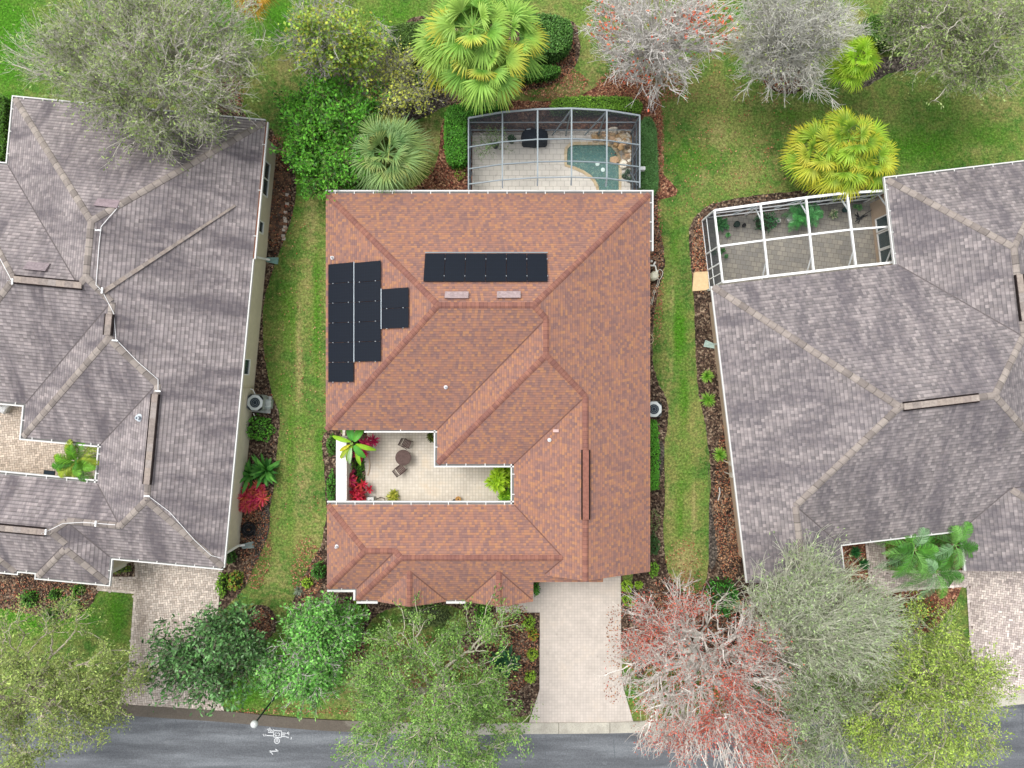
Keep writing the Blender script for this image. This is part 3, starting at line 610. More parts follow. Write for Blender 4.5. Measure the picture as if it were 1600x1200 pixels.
        # gable triangles
        for c in gs:
            x0, y0, x1, y1 = c['f']; r = c['r']
            if 'S' in c['g']:
                xm = (r[0]+r[2])/2; hp = PT*(r[2]-r[0])/2; y = y1-.002; n0 = len(V); V += [s.w(x0, y, ZE-.01), s.w(x1, y, ZE-.01), s.w(xm, y, ZE+hp-.01)]; F.append((n0, n0+1, n0+2))
            if 'E' in c['g']:
                ym = (r[1]+r[3])/2; hp = PT*(r[3]-r[1])/2; x = x1-.002; n0 = len(V); V += [s.w(x, y0, ZE-.01), s.w(x, y1, ZE-.01), s.w(x, ym, ZE+hp-.01)]; F.append((n0, n0+1, n0+2))
        mesh('fascia', V, F, M['white'], s.root)
    def gutter(s, px, side=1, wd=.17, lip=.07, rusty=0, hang=.95):                 # px: eave polyline in local px
        b = MB(); pts = [np.array(p, float)*s.s for p in px]; n = len(pts); off = []
        for i in range(n):
            ds = []
            if i > 0: d = pts[i]-pts[i-1]; ds.append(d/np.linalg.norm(d))
            if i < n-1: d = pts[i+1]-pts[i]; ds.append(d/np.linalg.norm(d))
            ns = [np.array([d[1], -d[0]])*side for d in ds]
            o = ns[0] if len(ns) == 1 else (ns[0]+ns[1])/(1+np.dot(ns[0], ns[1])); off.append(o)
        W = lambda p, z: s.w(p[0], p[1], z); wh = hx('cbcbc8'); gd = hx('7d5240') if rusty else hx('6b6a68')
        for i in range(n-1):
            q = [pts[i]+off[i]*(wd-lip), pts[i+1]+off[i+1]*(wd-lip), pts[i+1]+off[i+1]*wd, pts[i]+off[i]*wd]; z1, z0 = ZE+.0, ZE-.15
            Vv = [W(p, z1) for p in q]+[W(p, z0) for p in q]; b.add(Vv, [(0, 1, 2, 3), (2, 6, 7, 3), (0, 4, 5, 1), (4, 7, 6, 5), (0, 3, 7, 4), (1, 5, 6, 2)], wh)
            q2 = [pts[i]+off[i]*.003, pts[i+1]+off[i+1]*.003, q[1], q[0]]; b.add([W(p, ZE-.07) for p in q2], [(0, 1, 2, 3)], gd)
            L = np.linalg.norm(pts[i+1]-pts[i]); m_ = int(L/hang)
            for k in range(m_):
                t = (k+.5)/m_; p = pts[i]*(1-t)+pts[i+1]*t; d = off[i] if n == 2 else (pts[i+1]-pts[i])/L; nn = np.array([(pts[i+1]-pts[i])[1], -(pts[i+1]-pts[i])[0]])/L*side
                b.bar(W(p-nn*.03, ZE+.02), W(p+nn*(wd-lip), ZE+.012), .045, .015, wh)
        return b.build('gutter', M['attr'], s.root)
M['valley_red'] = plain('valley_metal_red', '6b4e46', .9, .1); M['valley_grey'] = plain('valley_metal_grey', '625c5c', .9, .1)
# ---------------- the red house ----------------
red = thing('house', 'single storey house under a red brown shingle roof with black solar panels, in the middle', 'house', P(760, 600))
RH = House((0, 0), 0, [dict(r=(509, 302, 1016, 672)), dict(r=(683, 302, 1016, 725)), dict(r=(803, 400, 1016, 893), e='NEW', g='S'),
    dict(r=(557, 788, 960, 938), e='NSW', f=(557, 788, 833, 938), g='E'), dict(r=(557, 788, 960, 938), e='NSW', f=(557, 788, 940, 905)),
    dict(r=(511, 788, 960, 920), e='NSW', f=(511, 788, 833, 920)), dict(r=(590, 780, 697, 940), e='EW', f=(590, 868, 697, 940), g='S'), dict(r=(727, 780, 833, 940), e='EW', f=(727, 868, 833, 940), g='S')], .47, 'red_roof', 'cap_red', 'wall')
RH.build(red)
RH.gutter([(509, 302), (1016, 302), (1016, 392)]); RH.gutter([(683, 672), (509+60, 672)], wd=.13, hang=2.5)
RH.gutter([(803, 725), (683, 725), (683, 672)]); RH.gutter([(803, 788), (803, 725)]); RH.gutter([(511, 788), (803, 788)])
RH.gutter([(557, 938), (557, 920), (511, 920)], lip=.11); RH.gutter([(590, 938), (557, 938)], lip=.11); RH.gutter([(727, 938), (697, 938)], lip=.11)
def on_roof(h, lx, ly, z=0): return h.w(lx, ly, ZE+float(h.h(lx, ly))+z)
def panels(h, pl, L):
    i = 0; cs = math.cos(math.atan(PT)); sn = math.sin(math.atan(PT))
    for lx0, ly0, lx1, ly1 in L:
        g = .012; b = MB(); q = [(lx0+g, ly0+g), (lx1-g, ly0+g), (lx1-g, ly1-g), (lx0+g, ly1-g)]
        T = [h.w(x, y, ZE+pl[0]*x+pl[1]*y+pl[2]+.13) for x, y in q]; Bm = [p-np.array([0, 0, .045]) for p in T]
        V = T[::-1]+Bm[::-1]; F = [(0, 1, 2, 3), (7, 6, 5, 4), (0, 4, 5, 1), (1, 5, 6, 2), (2, 6, 7, 3), (3, 7, 4, 0)]
        uv = [(0, 0), (1, 0), (1, 1), (0, 1)]+[(0, 0)]*20
        o = mesh('solar_panel', V, F, [M['solar'], M['black']], h.root, uv=uv, mi=[0, 1, 1, 1, 1, 1])
        for t in (.2, .8):
            c = MB()
            if pl[3] == 'W': p = h.w(lx0+(lx1-lx0)*t, ly1, 0); p[2] = T[0][2]*(1-t)+T[1][2]*t+.02; c.box(p, (.045, .035, .02), 0, hx('9aa0a4'))
            else: p = h.w(lx1, ly0+(ly1-ly0)*t, 0); p[2] = T[0][2]*(1-t)+T[3][2]*t+.02; c.box(p, (.035, .045, .02), 0, hx('9aa0a4'))
            c.build('clamp', M['attr'], o)
s_ = RH.s; plW = RH.comps[0]['pl'][0]; plN = RH.comps[0]['pl'][2]; L = []
def rl(u, v): q = RH.rp(u, v, .13); return RH.loc(q[0], q[1])
for (u0, u1, v0, v1, n) in ((512.5, 552.5, 411, 597, 6), (553.5, 595, 408.5, 565, 5), (596, 638.5, 450, 513, 2)):
    x0, _ = rl(u0, (v0+v1)/2); x1, _ = rl(u1, (v0+v1)/2); _, y0 = rl((u0+u1)/2, v0); _, y1 = rl((u0+u1)/2, v1)
    for k in range(n): L.append((x0, y0+(y1-y0)*k/n, x1, y0+(y1-y0)*(k+1)/n))
panels(RH, plW, L)
x0, y0 = rl(664, 396); x1, y1 = rl(856, 440); panels(RH, plN, [(x0+(x1-x0)*k/6, y0, x0+(x1-x0)*(k+1)/6, y1) for k in range(6)])
b = MB()                                                        # pale rails between the columns of panels
for u, v0, v1 in ((553, 409, 566), (595.5, 451, 514)):
    b.bar(RH.rp(u, v0, .14), RH.rp(u, v1, .14), .035, .03, hx('aab4ba'))
b.bar(RH.rp(664, 394.6, .12), RH.rp(856, 394.6, .12), .05, .04, hx('7d868c')); b.build('panel_rail', M['attr'], red)
def roof_vent(h, u, v, wu, wv, col, name='roof_vent', rz=0):
    p = h.rp(u, v, .1); lx, ly = h.loc(p[0], p[1]); b = MB(); c, s2 = math.cos(h.a), math.sin(h.a); hw = wu*S(5)/2; hl = wv*S(5)/2
    V = []
    for (dx, dy, dz) in ((-hw, -hl, .06), (hw, -hl, .06), (hw, hl, .26), (-hw, hl, .26)):
        z = ZE+float(h.h(lx, ly))+dz if True else 0; q = h.w(lx+dx, ly+dy, 0); q[2] = ZE+float(h.h(lx+dx, ly+dy))+(.07 if dz < .1 else .17); V.append(q)
    Bt = [q*np.array([1, 1, 0])+np.array([0, 0, ZE+float(h.h(*h.loc(q[0], q[1])))-.02]) for q in V]
    b.add(V+Bt, [(3, 2, 1, 0), (0, 1, 5, 4), (1, 2, 6, 5), (2, 3, 7, 6), (3, 0, 4, 7)], col); b.build(name, M['attr_n'], h.roof)
roof_vent(RH, 713.5, 460.5, 36, 11, hx('9a8a8a')); roof_vent(RH, 795, 460, 36, 11, hx('9a8a8a'))
def pipe(h, u, v, r=.05, col='cfd2d4'):
    p = h.rp(u, v, .2); z = ZE+float(h.h(*h.loc(p[0], p[1]))); b = MB(); b.lathe((p[0], p[1], z-.05), [(r*2.2, 0), (r*1.9, .1), (r, .12), (r, .34), (r*.6, .345), (r*.55, .25)], 12, hx(col)); b.build('vent_pipe', M['attr'], h.roof)
for u, v in ((518, 402), (696, 605), (859, 688), (525, 855)): pipe(RH, u, v)
p = RH.rp(868.5, 673, .1); b = MB(); b.box(p, (.28, .14, .12), 0, hx('c0a29c')); b.build('roof_vent', M['attr'], RH.roof)
def ridge_vent(h, lx0, ly0, lx1, ly1, col, wd=.30, seg=None):
    A = on_roof(h, lx0, ly0, .08); B = on_roof(h, lx1, ly1, .08); d = (B-A)/np.linalg.norm(B-A); sd = np.array([-d[1], d[0], 0]); n = 24; b = MB()
    b.bar(A-sd*0, B, wd, .04, hx(col) if isinstance(col, str) else col[0])
    for sg in (-1, 1): b.bar(A+sd*sg*(wd/2+.035)-np.array([0, 0, .04]), B+sd*sg*(wd/2+.035)-np.array([0, 0, .04]), .07, .08, hx('1c1413'))
    if not isinstance(col, str):
        L = np.linalg.norm(B-A); m_ = int(L/.38)
        for k in range(m_): b.bar(A+d*(k*L/m_+.012)+np.array([0, 0, .022]), A+d*((k+1)*L/m_-.012)+np.array([0, 0, .022]), wd-.02, .012, random.choice(col))
    b.build('ridge_vent', M['attr_n'], h.roof)
xr = (803+1016)/2*RH.s
y0 = RH.loc(*RH.rp(911, 703, .1)[:2])[1]; y1 = RH.loc(*RH.rp(913, 812, .1)[:2])[1]; ridge_vent(RH, xr, y0, xr, y1, '80564a')
# ---------------- the left house ----------------
lh = thing('house', 'house with mauve grey tile roof and tan ridge caps, left of the red roofed house', 'house', P(200, 600))
LH = House((22, 153), 5.4, [dict(r=(0, 0, 394, 474)), dict(r=(-94, 105, 394, 474)), dict(r=(63, 100, 394, 526)), dict(r=(186, 200, 394, 700)), dict(r=(-100, 587, 394, 700)), dict(r=(-100, 587, 217, 734)), dict(r=(106, 600, 217, 742)), dict(r=(-60, 600, 72, 738))], .38, 'grey_roof_a', 'cap_tan', 'wall')
LH.build(lh)
LH.gutter([(0, 474), (-94, 474), (-94, 105), (0, 105), (0, 0), (394, 0)], wd=.13, lip=.06); LH.gutter([(394, 0), (394, 215)], wd=.17, rusty=1, hang=1.8); LH.gutter([(394, 215), (394, 700)], wd=.09, lip=.06, hang=30)
LH.gutter([(394, 700), (217, 700), (217, 742), (106, 742), (106, 734), (72, 734), (72, 738), (-60, 738)], wd=.13, lip=.06); LH.gutter([(186, 526), (63, 526), (63, 474), (0, 474)]); LH.gutter([(186, 587), (186, 526)]); LH.gutter([(-100, 587), (186, 587)])
roof_vent(LH, 167, 317, 34, 13, hx('8a7c80')); roof_vent(LH, 57, 416, 34, 13, hx('857a7d')); pipe(LH, 215, 653, .10, 'b8c0c6')
tancols = [hx(c) for c in ('8a7f78', '948a82', '827973', '90857c', '8d8580')]
def rv(h, u0, v0, u1, v1, col):
    a = h.rp(u0, v0, .1); c = h.rp(u1, v1, .1); a = h.loc(a[0], a[1]); c = h.loc(c[0], c[1]); ridge_vent(h, a[0], a[1], c[0], c[1], col)
R_ = 290*LH.s; f = lambda u, v: LH.loc(*LH.rp(u, v, .1)[:2])
ridge_vent(LH, R_, f(245, 616)[1], R_, f(233, 757)[1], tancols); ridge_vent(LH, 228.5*LH.s, f(184, 492)[1], 228.5*LH.s, f(180, 525)[1], ['x'] and tancols)
ridge_vent(LH, f(22, 441)[0], 289.5*LH.s, f(128, 449)[0], 289.5*LH.s, tancols); ridge_vent(LH, f(-40, 825)[0], 660.5*LH.s, f(70, 831)[0], 660.5*LH.s, tancols)
# raised cap line across the right slope, lightning cable with white clips
b = MB(); pts = [LH.rp(160+t*208, 457-t*136, .04) for t in np.linspace(0, 1, 24)]
for i in range(23): b.bar(pts[i], pts[i+1], .22*(1-i*.022), .05, tancols[i % 5]*.9)
b.build('ridge_cap', M['attr_n'], LH.roof)
for poly in ([(186, 322), (170, 340), (158, 354), (155, 380), (150, 445), (160, 455), (178, 490), (181, 530)], [(181, 530), (215, 565), (247, 593), (247, 612)], [(232, 775), (265, 800), (305, 845), (330, 868), (346, 872)], [(0, 404), (18, 438)], [(74, 830), (98, 818), (130, 816), (180, 820)]):
    b = MB()
    for a_, c_ in zip(poly[:-1], poly[1:]):
        for t in range(5): b.bar(LH.rp(*(np.array(a_)*(1-t/5)+np.array(c_)*t/5), .07), LH.rp(*(np.array(a_)*(1-(t+1)/5)+np.array(c_)*(t+1)/5), .07), .025, .02, hx('dcdcdc'))
    b.build('lightning_cable', M['attr'], LH.roof)
b = MB()
for u, v, hor in ((154, 360, 1), (160, 454, 0), (180, 532, 1), (20, 440, 0), (247, 611, 1), (230, 775, 1), (150, 818, 0), (72, 831, 0)):
    p = LH.rp(u, v, .14); b.box(p+np.array([0, 0, .03]), (.28, .07, .05) if hor else (.07, .28, .05), -LH.a, hx('eef0f0')); b.tube([p, p+np.array([0, 0, .35])], .012, 5, hx('d8dadb'))
b.build('cable_clip', M['attr'], LH.roof)
XW = 394*LH.s-.38
def wall_window(h, lx, ly0, ly1, z0, z1, nm='window', n=2):
    b = MB(); A = lambda y, z, o=0: h.w(lx+o, y, z); w_ = .07
    def bx(y0, y1, za, zb, o0, o1, col, m=0):
        V = [A(y0, za, o0), A(y1, za, o0), A(y1, zb, o0), A(y0, zb, o0), A(y0, za, o1), A(y1, za, o1), A(y1, zb, o1), A(y0, zb, o1)]; b.add(V, [(4, 5, 6, 7), (0, 1, 5, 4), (1, 2, 6, 5), (2, 3, 7, 6), (3, 0, 4, 7)], col, m)
    sg = 1 if lx > 5 or True else -1
    for (ya, yb, za, zb) in ((ly0, ly1, z0-.08, z0), (ly0, ly1, z1, z1+.06), (ly0-.06, ly0, z0-.08, z1+.06), (ly1, ly1+.06, z0-.08, z1+.06)): bx(ya, yb, za, zb, 0, wsgn*.08, hx('e4e4e0'))
    for k in range(1, n): y = ly0+(ly1-ly0)*k/n; bx(y-.03, y+.03, z0, z1, 0, wsgn*.06, hx('e4e4e0'))
    f_ = b.build(nm, M['attr'], h.root)
    g = MB(); b2 = b; V = [A(ly0, z0, wsgn*.03), A(ly1, z0, wsgn*.03), A(ly1, z1, wsgn*.03), A(ly0, z1, wsgn*.03)]; g.add(V, [(0, 1, 2, 3)]); g.build('pane', M['glass'], f_)
wsgn = 1
def wy(h, u, v, z): q = P(u, v, z); return h.loc(q[0], q[1])[1]
wall_window(LH, XW, wy(LH, 412, 252, 1.6), wy(LH, 406, 302, 1.6), .95, 2.3); wall_window(LH, XW, wy(LH, 406, 346, 1.5), wy(LH, 404, 362, 1.5), 1.1, 2.1, n=1); wall_window(LH, XW, wy(LH, 381, 562, 1.6), wy(LH, 379, 584, 1.6), 1.2, 2.3, n=1)
b = MB(); zz = 1.5; ya, yb = wy(LH, 393, 604, zz), wy(LH, 393, 607, zz); b.bar(LH.w(XW+.02, ya, .1), LH.w(XW+.02, ya, 2.9), .03, .05, hx('c9c0aa')); b.bar(LH.w(XW+.02, yb, .1), LH.w(XW+.02, yb, 2.9), .03, .05, hx('b7ae98'))
b.build('wall_conduit', M['attr'], lh)
def downspout(h, root, pts, col='e6e6e4', wd=.11):
    b = MB(); [b.bar(x, y, wd, wd*.8, hx(col)) for x, y in zip(pts[:-1], pts[1:])]; b.build('downspout', M['attr'], root)
downspout(LH, lh, [P(394, 399, 2.95), P(398, 401, 2.5), LH.w(XW+.08, wy(LH, 402, 403, 1.8), 2.2), LH.w(XW+.08, wy(LH, 408, 404, .4), .35), P(421, 406, .12)])
downspout(LH, lh, [P(350, 866, 2.9), P(372, 853, .9), P(374, 852.5, .35), P(382, 851.5, .12)])
downspout(LH, lh, [P(170, 896, 2.9), P(196, 882, 1.8)], 'c9c6b2', .16)
for u, v, a, col, lab in ((426, 407, -.1, '7fa29b', 'pale green splash block under the downspout beside the brick strip'), (388, 852, .15, '93a09c', 'grey green splash block below the black tube coil'), (1109, 539, .3, 'a9bdb4', 'pale splash block against the right hand house wall')):
    b = MB(); c = P(u, v, .06); L_, W1, W2 = .62, .20, .34; 
    for (x0, x1, y0, y1, z) in ((-L_/2, L_/2, -1, 1, 0),):
        V = [(x0, -W1/2, .10), (x1, -W2/2, .06), (x1, W2/2, .06), (x0, W1/2, .10), (x0, -W1/2, .0), (x1, -W2/2, 0), (x1, W2/2, 0), (x0, W1/2, 0)]
    sg = -1 if u > 1000 else 1
    R2 = lambda V, a: [np.array([sg*(x*math.cos(a)-y*math.sin(a)), x*math.sin(a)+y*math.cos(a), z])+c-np.array([0, 0, .05]) for x, y, z in V]
    b.add(R2(V, a), [(0, 1, 2, 3), (0, 4, 5, 1), (1, 5, 6, 2), (2, 6, 7, 3), (3, 7, 4, 0)], hx(col)*.8)
    for sgy in (-1, 1): b.bar(R2([(-L_/2, sgy*W1/2, .12)], a)[0], R2([(L_/2, sgy*W2/2, .08)], a)[0], .04, .06, hx(col))
    b.bar(R2([(-L_/2, -W1/2, .12)], a)[0], R2([(-L_/2, W1/2, .12)], a)[0], .04, .06, hx(col))
    tag(b.build('splash_block', M['attr_n'], base=c), lab, 'splash block')
# ---------------- the right house ----------------
rh = thing('house', 'house with speckled grey brown tile roof and white screened patio, at the right edge', 'house', P(1380, 620))
XH = House((1113, 447), -6.8, [dict(r=(0, 0, 560, 424)), dict(r=(290, -134, 564, 300)), dict(r=(0, 200, 150, 467), e='NEW', g='S'), dict(r=(342, 300, 560, 489), e='NEW', g='S')], .60, 'grey_roof_b', 'cap_tan', 'wall_pink')
XH.build(rh)
XH.gutter([(150, 467), (150, 424), (342, 424)][::-1], wd=.11, lip=.06) ; XH.gutter([(342, 489), (342, 424)], wd=.11, lip=.06); XH.gutter([(0, 467), (0, 0)], wd=.08, lip=.06, hang=30); XH.gutter([(290, 0), (290, -134), (564, -134)], wd=.13, lip=.06)
f = lambda u, v: XH.loc(*XH.rp(u, v, .1)[:2])
ridge_vent(XH, f(1411, 631)[0], 212*XH.s, f(1529, 618)[0], 212*XH.s, tancols); ridge_vent(XH, 427*XH.s, f(1583, 430)[1], 427*XH.s, f(1592, 502)[1], tancols)
wsgn = -1
XN = 290*XH.s+.60
for v0, v1 in ((337, 356), (361, 384), (388, 408)): wall_window(XH, XN, wy(XH, 1388, v0, 1.5), wy(XH, 1388, v1, 1.5), .6, 2.3, n=1)
for v0, v1 in ((480, 500), (505, 528)): wall_window(XH, .60, wy(XH, 1117, v0, 1.5), wy(XH, 1117, v1, 1.5), 1.0, 2.2, n=1)
downspout(XH, rh, [P(1126, 536, 2.95), P(1122, 537, 2.6), P(1117, 538, .2)]); downspout(XH, rh, [P(1113, 452, 2.95), P(1110, 452, 2.5), P(1106, 453, .3)])
b = MB()
for u, v, r in ((1142, 724, .09), (1143, 742, .13)): p = P(u, v, 1.5); b.box(p, (.12, .25, .35), XH.a, hx('b9b2a6')); b.bar(p, p-np.array([0, 0, 1.3]), .04, .04, hx('c9c4ba'))
b.bar(P(1134, 722, 1.2), P(1140, 725, 1.3), .04, .04, hx('b49c7c')); b.build('meter_box', M['attr'], rh)

def garage(h, px0, px1, ypx, oh):
    b = MB(); y = ypx*h.s-oh+.05; x0, x1 = px0*h.s, px1*h.s; n = 4
    for k in range(n):
        z0, z1 = .06+k*.56, .06+(k+1)*.56-.02; V = [h.w(x0, y, z0), h.w(x1, y, z0), h.w(x1, y, z1), h.w(x0, y, z1), h.w(x0, y-.05, z0), h.w(x1, y-.05, z0), h.w(x1, y-.05, z1), h.w(x0, y-.05, z1)]
        b.add(V, [(0, 1, 2, 3), (3, 2, 6, 7), (0, 3, 7, 4), (1, 5, 6, 2), (0, 4, 5, 1)], hx('d9d5ca'))
    for k in range(1, 8):
        x = x0+(x1-x0)*k/8; b.bar(h.w(x, y+.012, .1), h.w(x, y+.012, 2.25), .03, .02, hx('c6c1b5'))
    b.build('garage_door', M['attr'], h.root)
garage(RH, 848, 966, 893, .47); garage(LH, 228, 382, 700, .38); garage(XH, 352, 540, 489, .60)
# ---------------- the screened pool cage ----------------
pc_ = thing('screen_enclosure', 'grey framed arched pool screen enclosure behind the red roofed house', 'enclosure', P(866, 250))
US = [732, 785, 840, 893, 948, 999.5]; ZS = [2.7, 3.5, 3.9, 4.0, 3.75, 3.05]; X0 = [(u-800)*S(z) for u, z in zip(US, ZS)]
YF = 13.95; YB = 10.18; rows = [YF, 12.42, 11.28, 10.48, YB]
def rz_(i, y): return ZS[i] if y > 10.6 else (ZS[i] if y > 10.3 else ZS[i]-(.35 if 0 < i < 5 else .0))
G = [[np.array([X0[i], y, rz_(i, y)]) for y in rows] for i in range(6)]; fc = hx('7e888d'); fw = hx('8b9498')
def member(name, A, B, wd, ht, col, root, up=(0, 0, 1)): b = MB(); b.bar(A, B, wd, ht, col, up=up); b.build(name, M['attr'], root)
for i in range(6):
    b = MB()
    for k in range(4): b.bar(G[i][k], G[i][k+1], (.06 if i in (0, 5) else .07), .12, fw if i != 9 else fc)
    b.build('rafter', M['attr'], pc_)
for k in range(4):
    b = MB()
    for i in range(5): b.bar(G[i][k], G[i+1][k], (.055 if k else .08), .07, fw if k in (0, 3) else fc)
    b.build('purlin', M['attr'], pc_)
for i in range(6): g0 = G[i][0]; member('post', g0, (g0[0], g0[1], .1), .07, .07, fc, pc_)
for i in (0, 5):
    for k in (1, 2): g0 = G[i][k]; member('post', g0, (g0[0], g0[1], .1), .05, .05, hx('77828a'), pc_)
for z in (.95, 2.1):
    for i in range(5): member('rail', (X0[i], YF, z), (X0[i+1], YF, z), .045, .06, hx('8b959c'), pc_)
    for i in (0, 5): member('rail', (X0[i], YF, z), (X0[i], YB, z), .045, .06, hx('5c666e'), pc_)
for i in (3, 4): member('brace', (X0[i], YF-.02, ZS[i]-.1), (X0[i]-.75, YF-.02, .2), .05, .07, hx('8b959c'), pc_)
for i in (0, 5): member('brace', (X0[i]+(.03 if i == 0 else -.03), YB+.3, 2.5), (X0[i]+(.03 if i == 0 else -.03), YB+1.7, .2), .05, .05, hx('6b757c'), pc_)
V = []; F = []
for i in range(5):
    for k in range(4): n0 = len(V); V += [G[i][k], G[i][k+1], G[i+1][k+1], G[i+1][k]]; F.append((n0, n0+1, n0+2, n0+3))
o = mesh('roof_screen', V, F, M['screen'], pc_)
M['screen_w'] = screen('wall_screen', .52)
V = []; F = []
for i in range(5): n0 = len(V); V += [(X0[i], YF, .1), (X0[i+1], YF, .1), G[i+1][0], G[i][0]]; F.append((n0, n0+1, n0+2, n0+3))
for i in (0, 5):
    for k in range(4): n0 = len(V); V += [(X0[i], rows[k], .1), (X0[i], rows[k+1], .1), G[i][k+1], G[i][k]]; F.append((n0, n0+1, n0+2, n0+3))
mesh('wall_screen', V, F, M['screen_w'], pc_)
# ---------------- the white patio cage of the right house ----------------
wc = thing('screen_enclosure', 'white framed patio screen enclosure attached to the grey brown roofed house', 'enclosure', P(1250, 380))
ZA = 2.45; wht = hx('e2e4e4')
tp = [P(1116, 329, ZA), P(1188, 319, ZA), P(1259, 309, ZA), P(1323, 301.5, ZA), P(1385, 298, ZA)]; bt = [P(1129, 441, ZA), P(1200, 432, ZA), P(1271, 424, ZA), P(1337, 416, ZA), P(1397, 410, ZA)]
g0_ = lambda p: np.array([p[0], p[1], .05])
for i in range(5): member('rafter', tp[i], bt[i], .09 if i < 4 else .11, .14, wht, wc)
for L_ in (tp, bt): b = MB(); [b.bar(L_[i], L_[i+1], .12, .12, wht) for i in range(4)]; b.build('eave_beam', M['attr'], wc)
md = [(a*.5+c*.5) for a, c in zip(tp, bt)]; b = MB(); [b.bar(md[i], md[i+1], .09, .1, wht) for i in range(4)]; b.build('purlin', M['attr'], wc)
d7 = tp[0]*.27+bt[0]*.73; d8 = tp[0]*.13+bt[0]*.87
for i in range(5): member('post', tp[i], g0_(tp[i]), .08, .08, wht, wc)
for q in (md[0], d7, bt[0]): member('post', q, g0_(q), .07, .07, wht, wc)
member('door_stile', d8, g0_(d8), .05, .05, wht, wc)
for z in (.85, 1.75):
    member('rail', (tp[0][0], tp[0][1], z), (tp[4][0], tp[4][1], z), .05, .07, wht, wc)
for z in (.06, .95): member('rail', (tp[0][0], tp[0][1], z), (bt[0][0], bt[0][1], z), .05, .07, wht, wc)
for i in range(4):
    a = tp[i+1]; d = (tp[i]-tp[i+1]); member('brace', a-(0, 0, .15), a+d*.42-(0, 0, 1.7), .05, .07, hx('b9c4c8'), wc)
    r_ = (bt[i+1]-tp[i+1]); member('knee_brace', a+r_*.22-(0, 0, .08), a-(0, 0, .8), .05, .07, hx('dfe4e6'), wc); member('knee_brace', bt[i+1]-r_*.2-(0, 0, .08), bt[i+1]-(0, 0, .9), .05, .07, hx('dfe4e6'), wc)
V = []; F = []
for i in range(4): n0 = len(V); V += [tp[i], tp[i+1], bt[i+1], bt[i]]; F.append((n0, n0+1, n0+2, n0+3))
mesh('roof_screen', V, F, M['screen'], wc); V = []; F = []
for A_, B_ in [(tp[i], tp[i+1]) for i in range(4)]+[(tp[0], md[0]), (md[0], bt[0])]: n0 = len(V); V += [g0_(A_), g0_(B_), B_, A_]; F.append((n0, n0+1, n0+2, n0+3))
mesh('wall_screen', V, F, M['screen_w'], wc)
CL = 9; SG = .34
# ---------------- trees ----------------
def crown_points(blobs_, n):
    P_ = []; wts = np.array([b[2]*b[3] for b in blobs_], float); wts /= wts.sum()
    for bl, wt in zip(blobs_, wts):
        u, v, ru, rv, z0, z1 = bl; m_pts = int(n*wt)+1; m = max(3, m_pts//CL)
        a = rng.random(m)*2*math.pi; r = np.sqrt(rng.random(m)); lob = 1+.13*np.sin(a*3+u)+.12*np.sin(a*5+v)+.10*np.sin(a*9+u*v)
        r = r*lob; dome = np.sqrt(np.clip(1-(r/1.25)**2, 0, 1)); t = 1-rng.random(m)**1.6*.75
        z = z0+(z1-z0)*dome*t; uu = u+ru*r*np.cos(a); vv = v+rv*r*np.sin(a)
        C_ = np.stack([(uu-800)*K*(H-z), (600-vv)*K*(H-z), z], 1); j = np.repeat(np.arange(m), CL)[:m_pts] if m*CL >= m_pts else rng.integers(0, m, m_pts); s_ = (.7+.7*rng.random(m))[j, None]
        P_.append(C_[j]+rng.normal(size=(len(j), 3))*np.array([SG, SG, SG*.7])*s_)
    return np.concatenate(P_)
def grow(base, fork, pts, alpha=.45, lean=.0):
    nodes = [np.array(base, float), np.array(fork, float)]; par = [-1, 0]
    d0 = np.linalg.norm(pts-fork, axis=1); o = np.argsort(d0); pts = pts[o]
    A = np.zeros((len(pts)+2, 3)); A[0] = base; A[1] = fork; pl = np.zeros(len(pts)+2); pl[1] = 0; n = 2
    parent = np.zeros(len(pts)+2, int); parent[0] = -1; parent[1] = 0
    for p in pts:
        d = np.linalg.norm(A[1:n]-p, axis=1); j = int(np.argmin(d*(1+.25*(A[1:n, 2] > p[2]+.15))+alpha*pl[1:n]))+1
        A[n] = p; parent[n] = j; pl[n] = pl[j]+d[j-1]; n += 1
    kids = [[] for _ in range(n)]
    for i in range(1, n): kids[parent[i]].append(i)
    for _ in range(2):                                            # straighten the limbs
        B = A.copy()
        for i in range(2, n):
            if kids[i]: B[i] = .5*A[i]+.25*A[parent[i]]+.25*A[kids[i][0]]
        A = B
    cnt = np.zeros(n)
    for i in range(n-1, 0, -1):
        if not kids[i]: cnt[i] = 1
        cnt[parent[i]] += cnt[i]
    return A, parent, cnt, kids
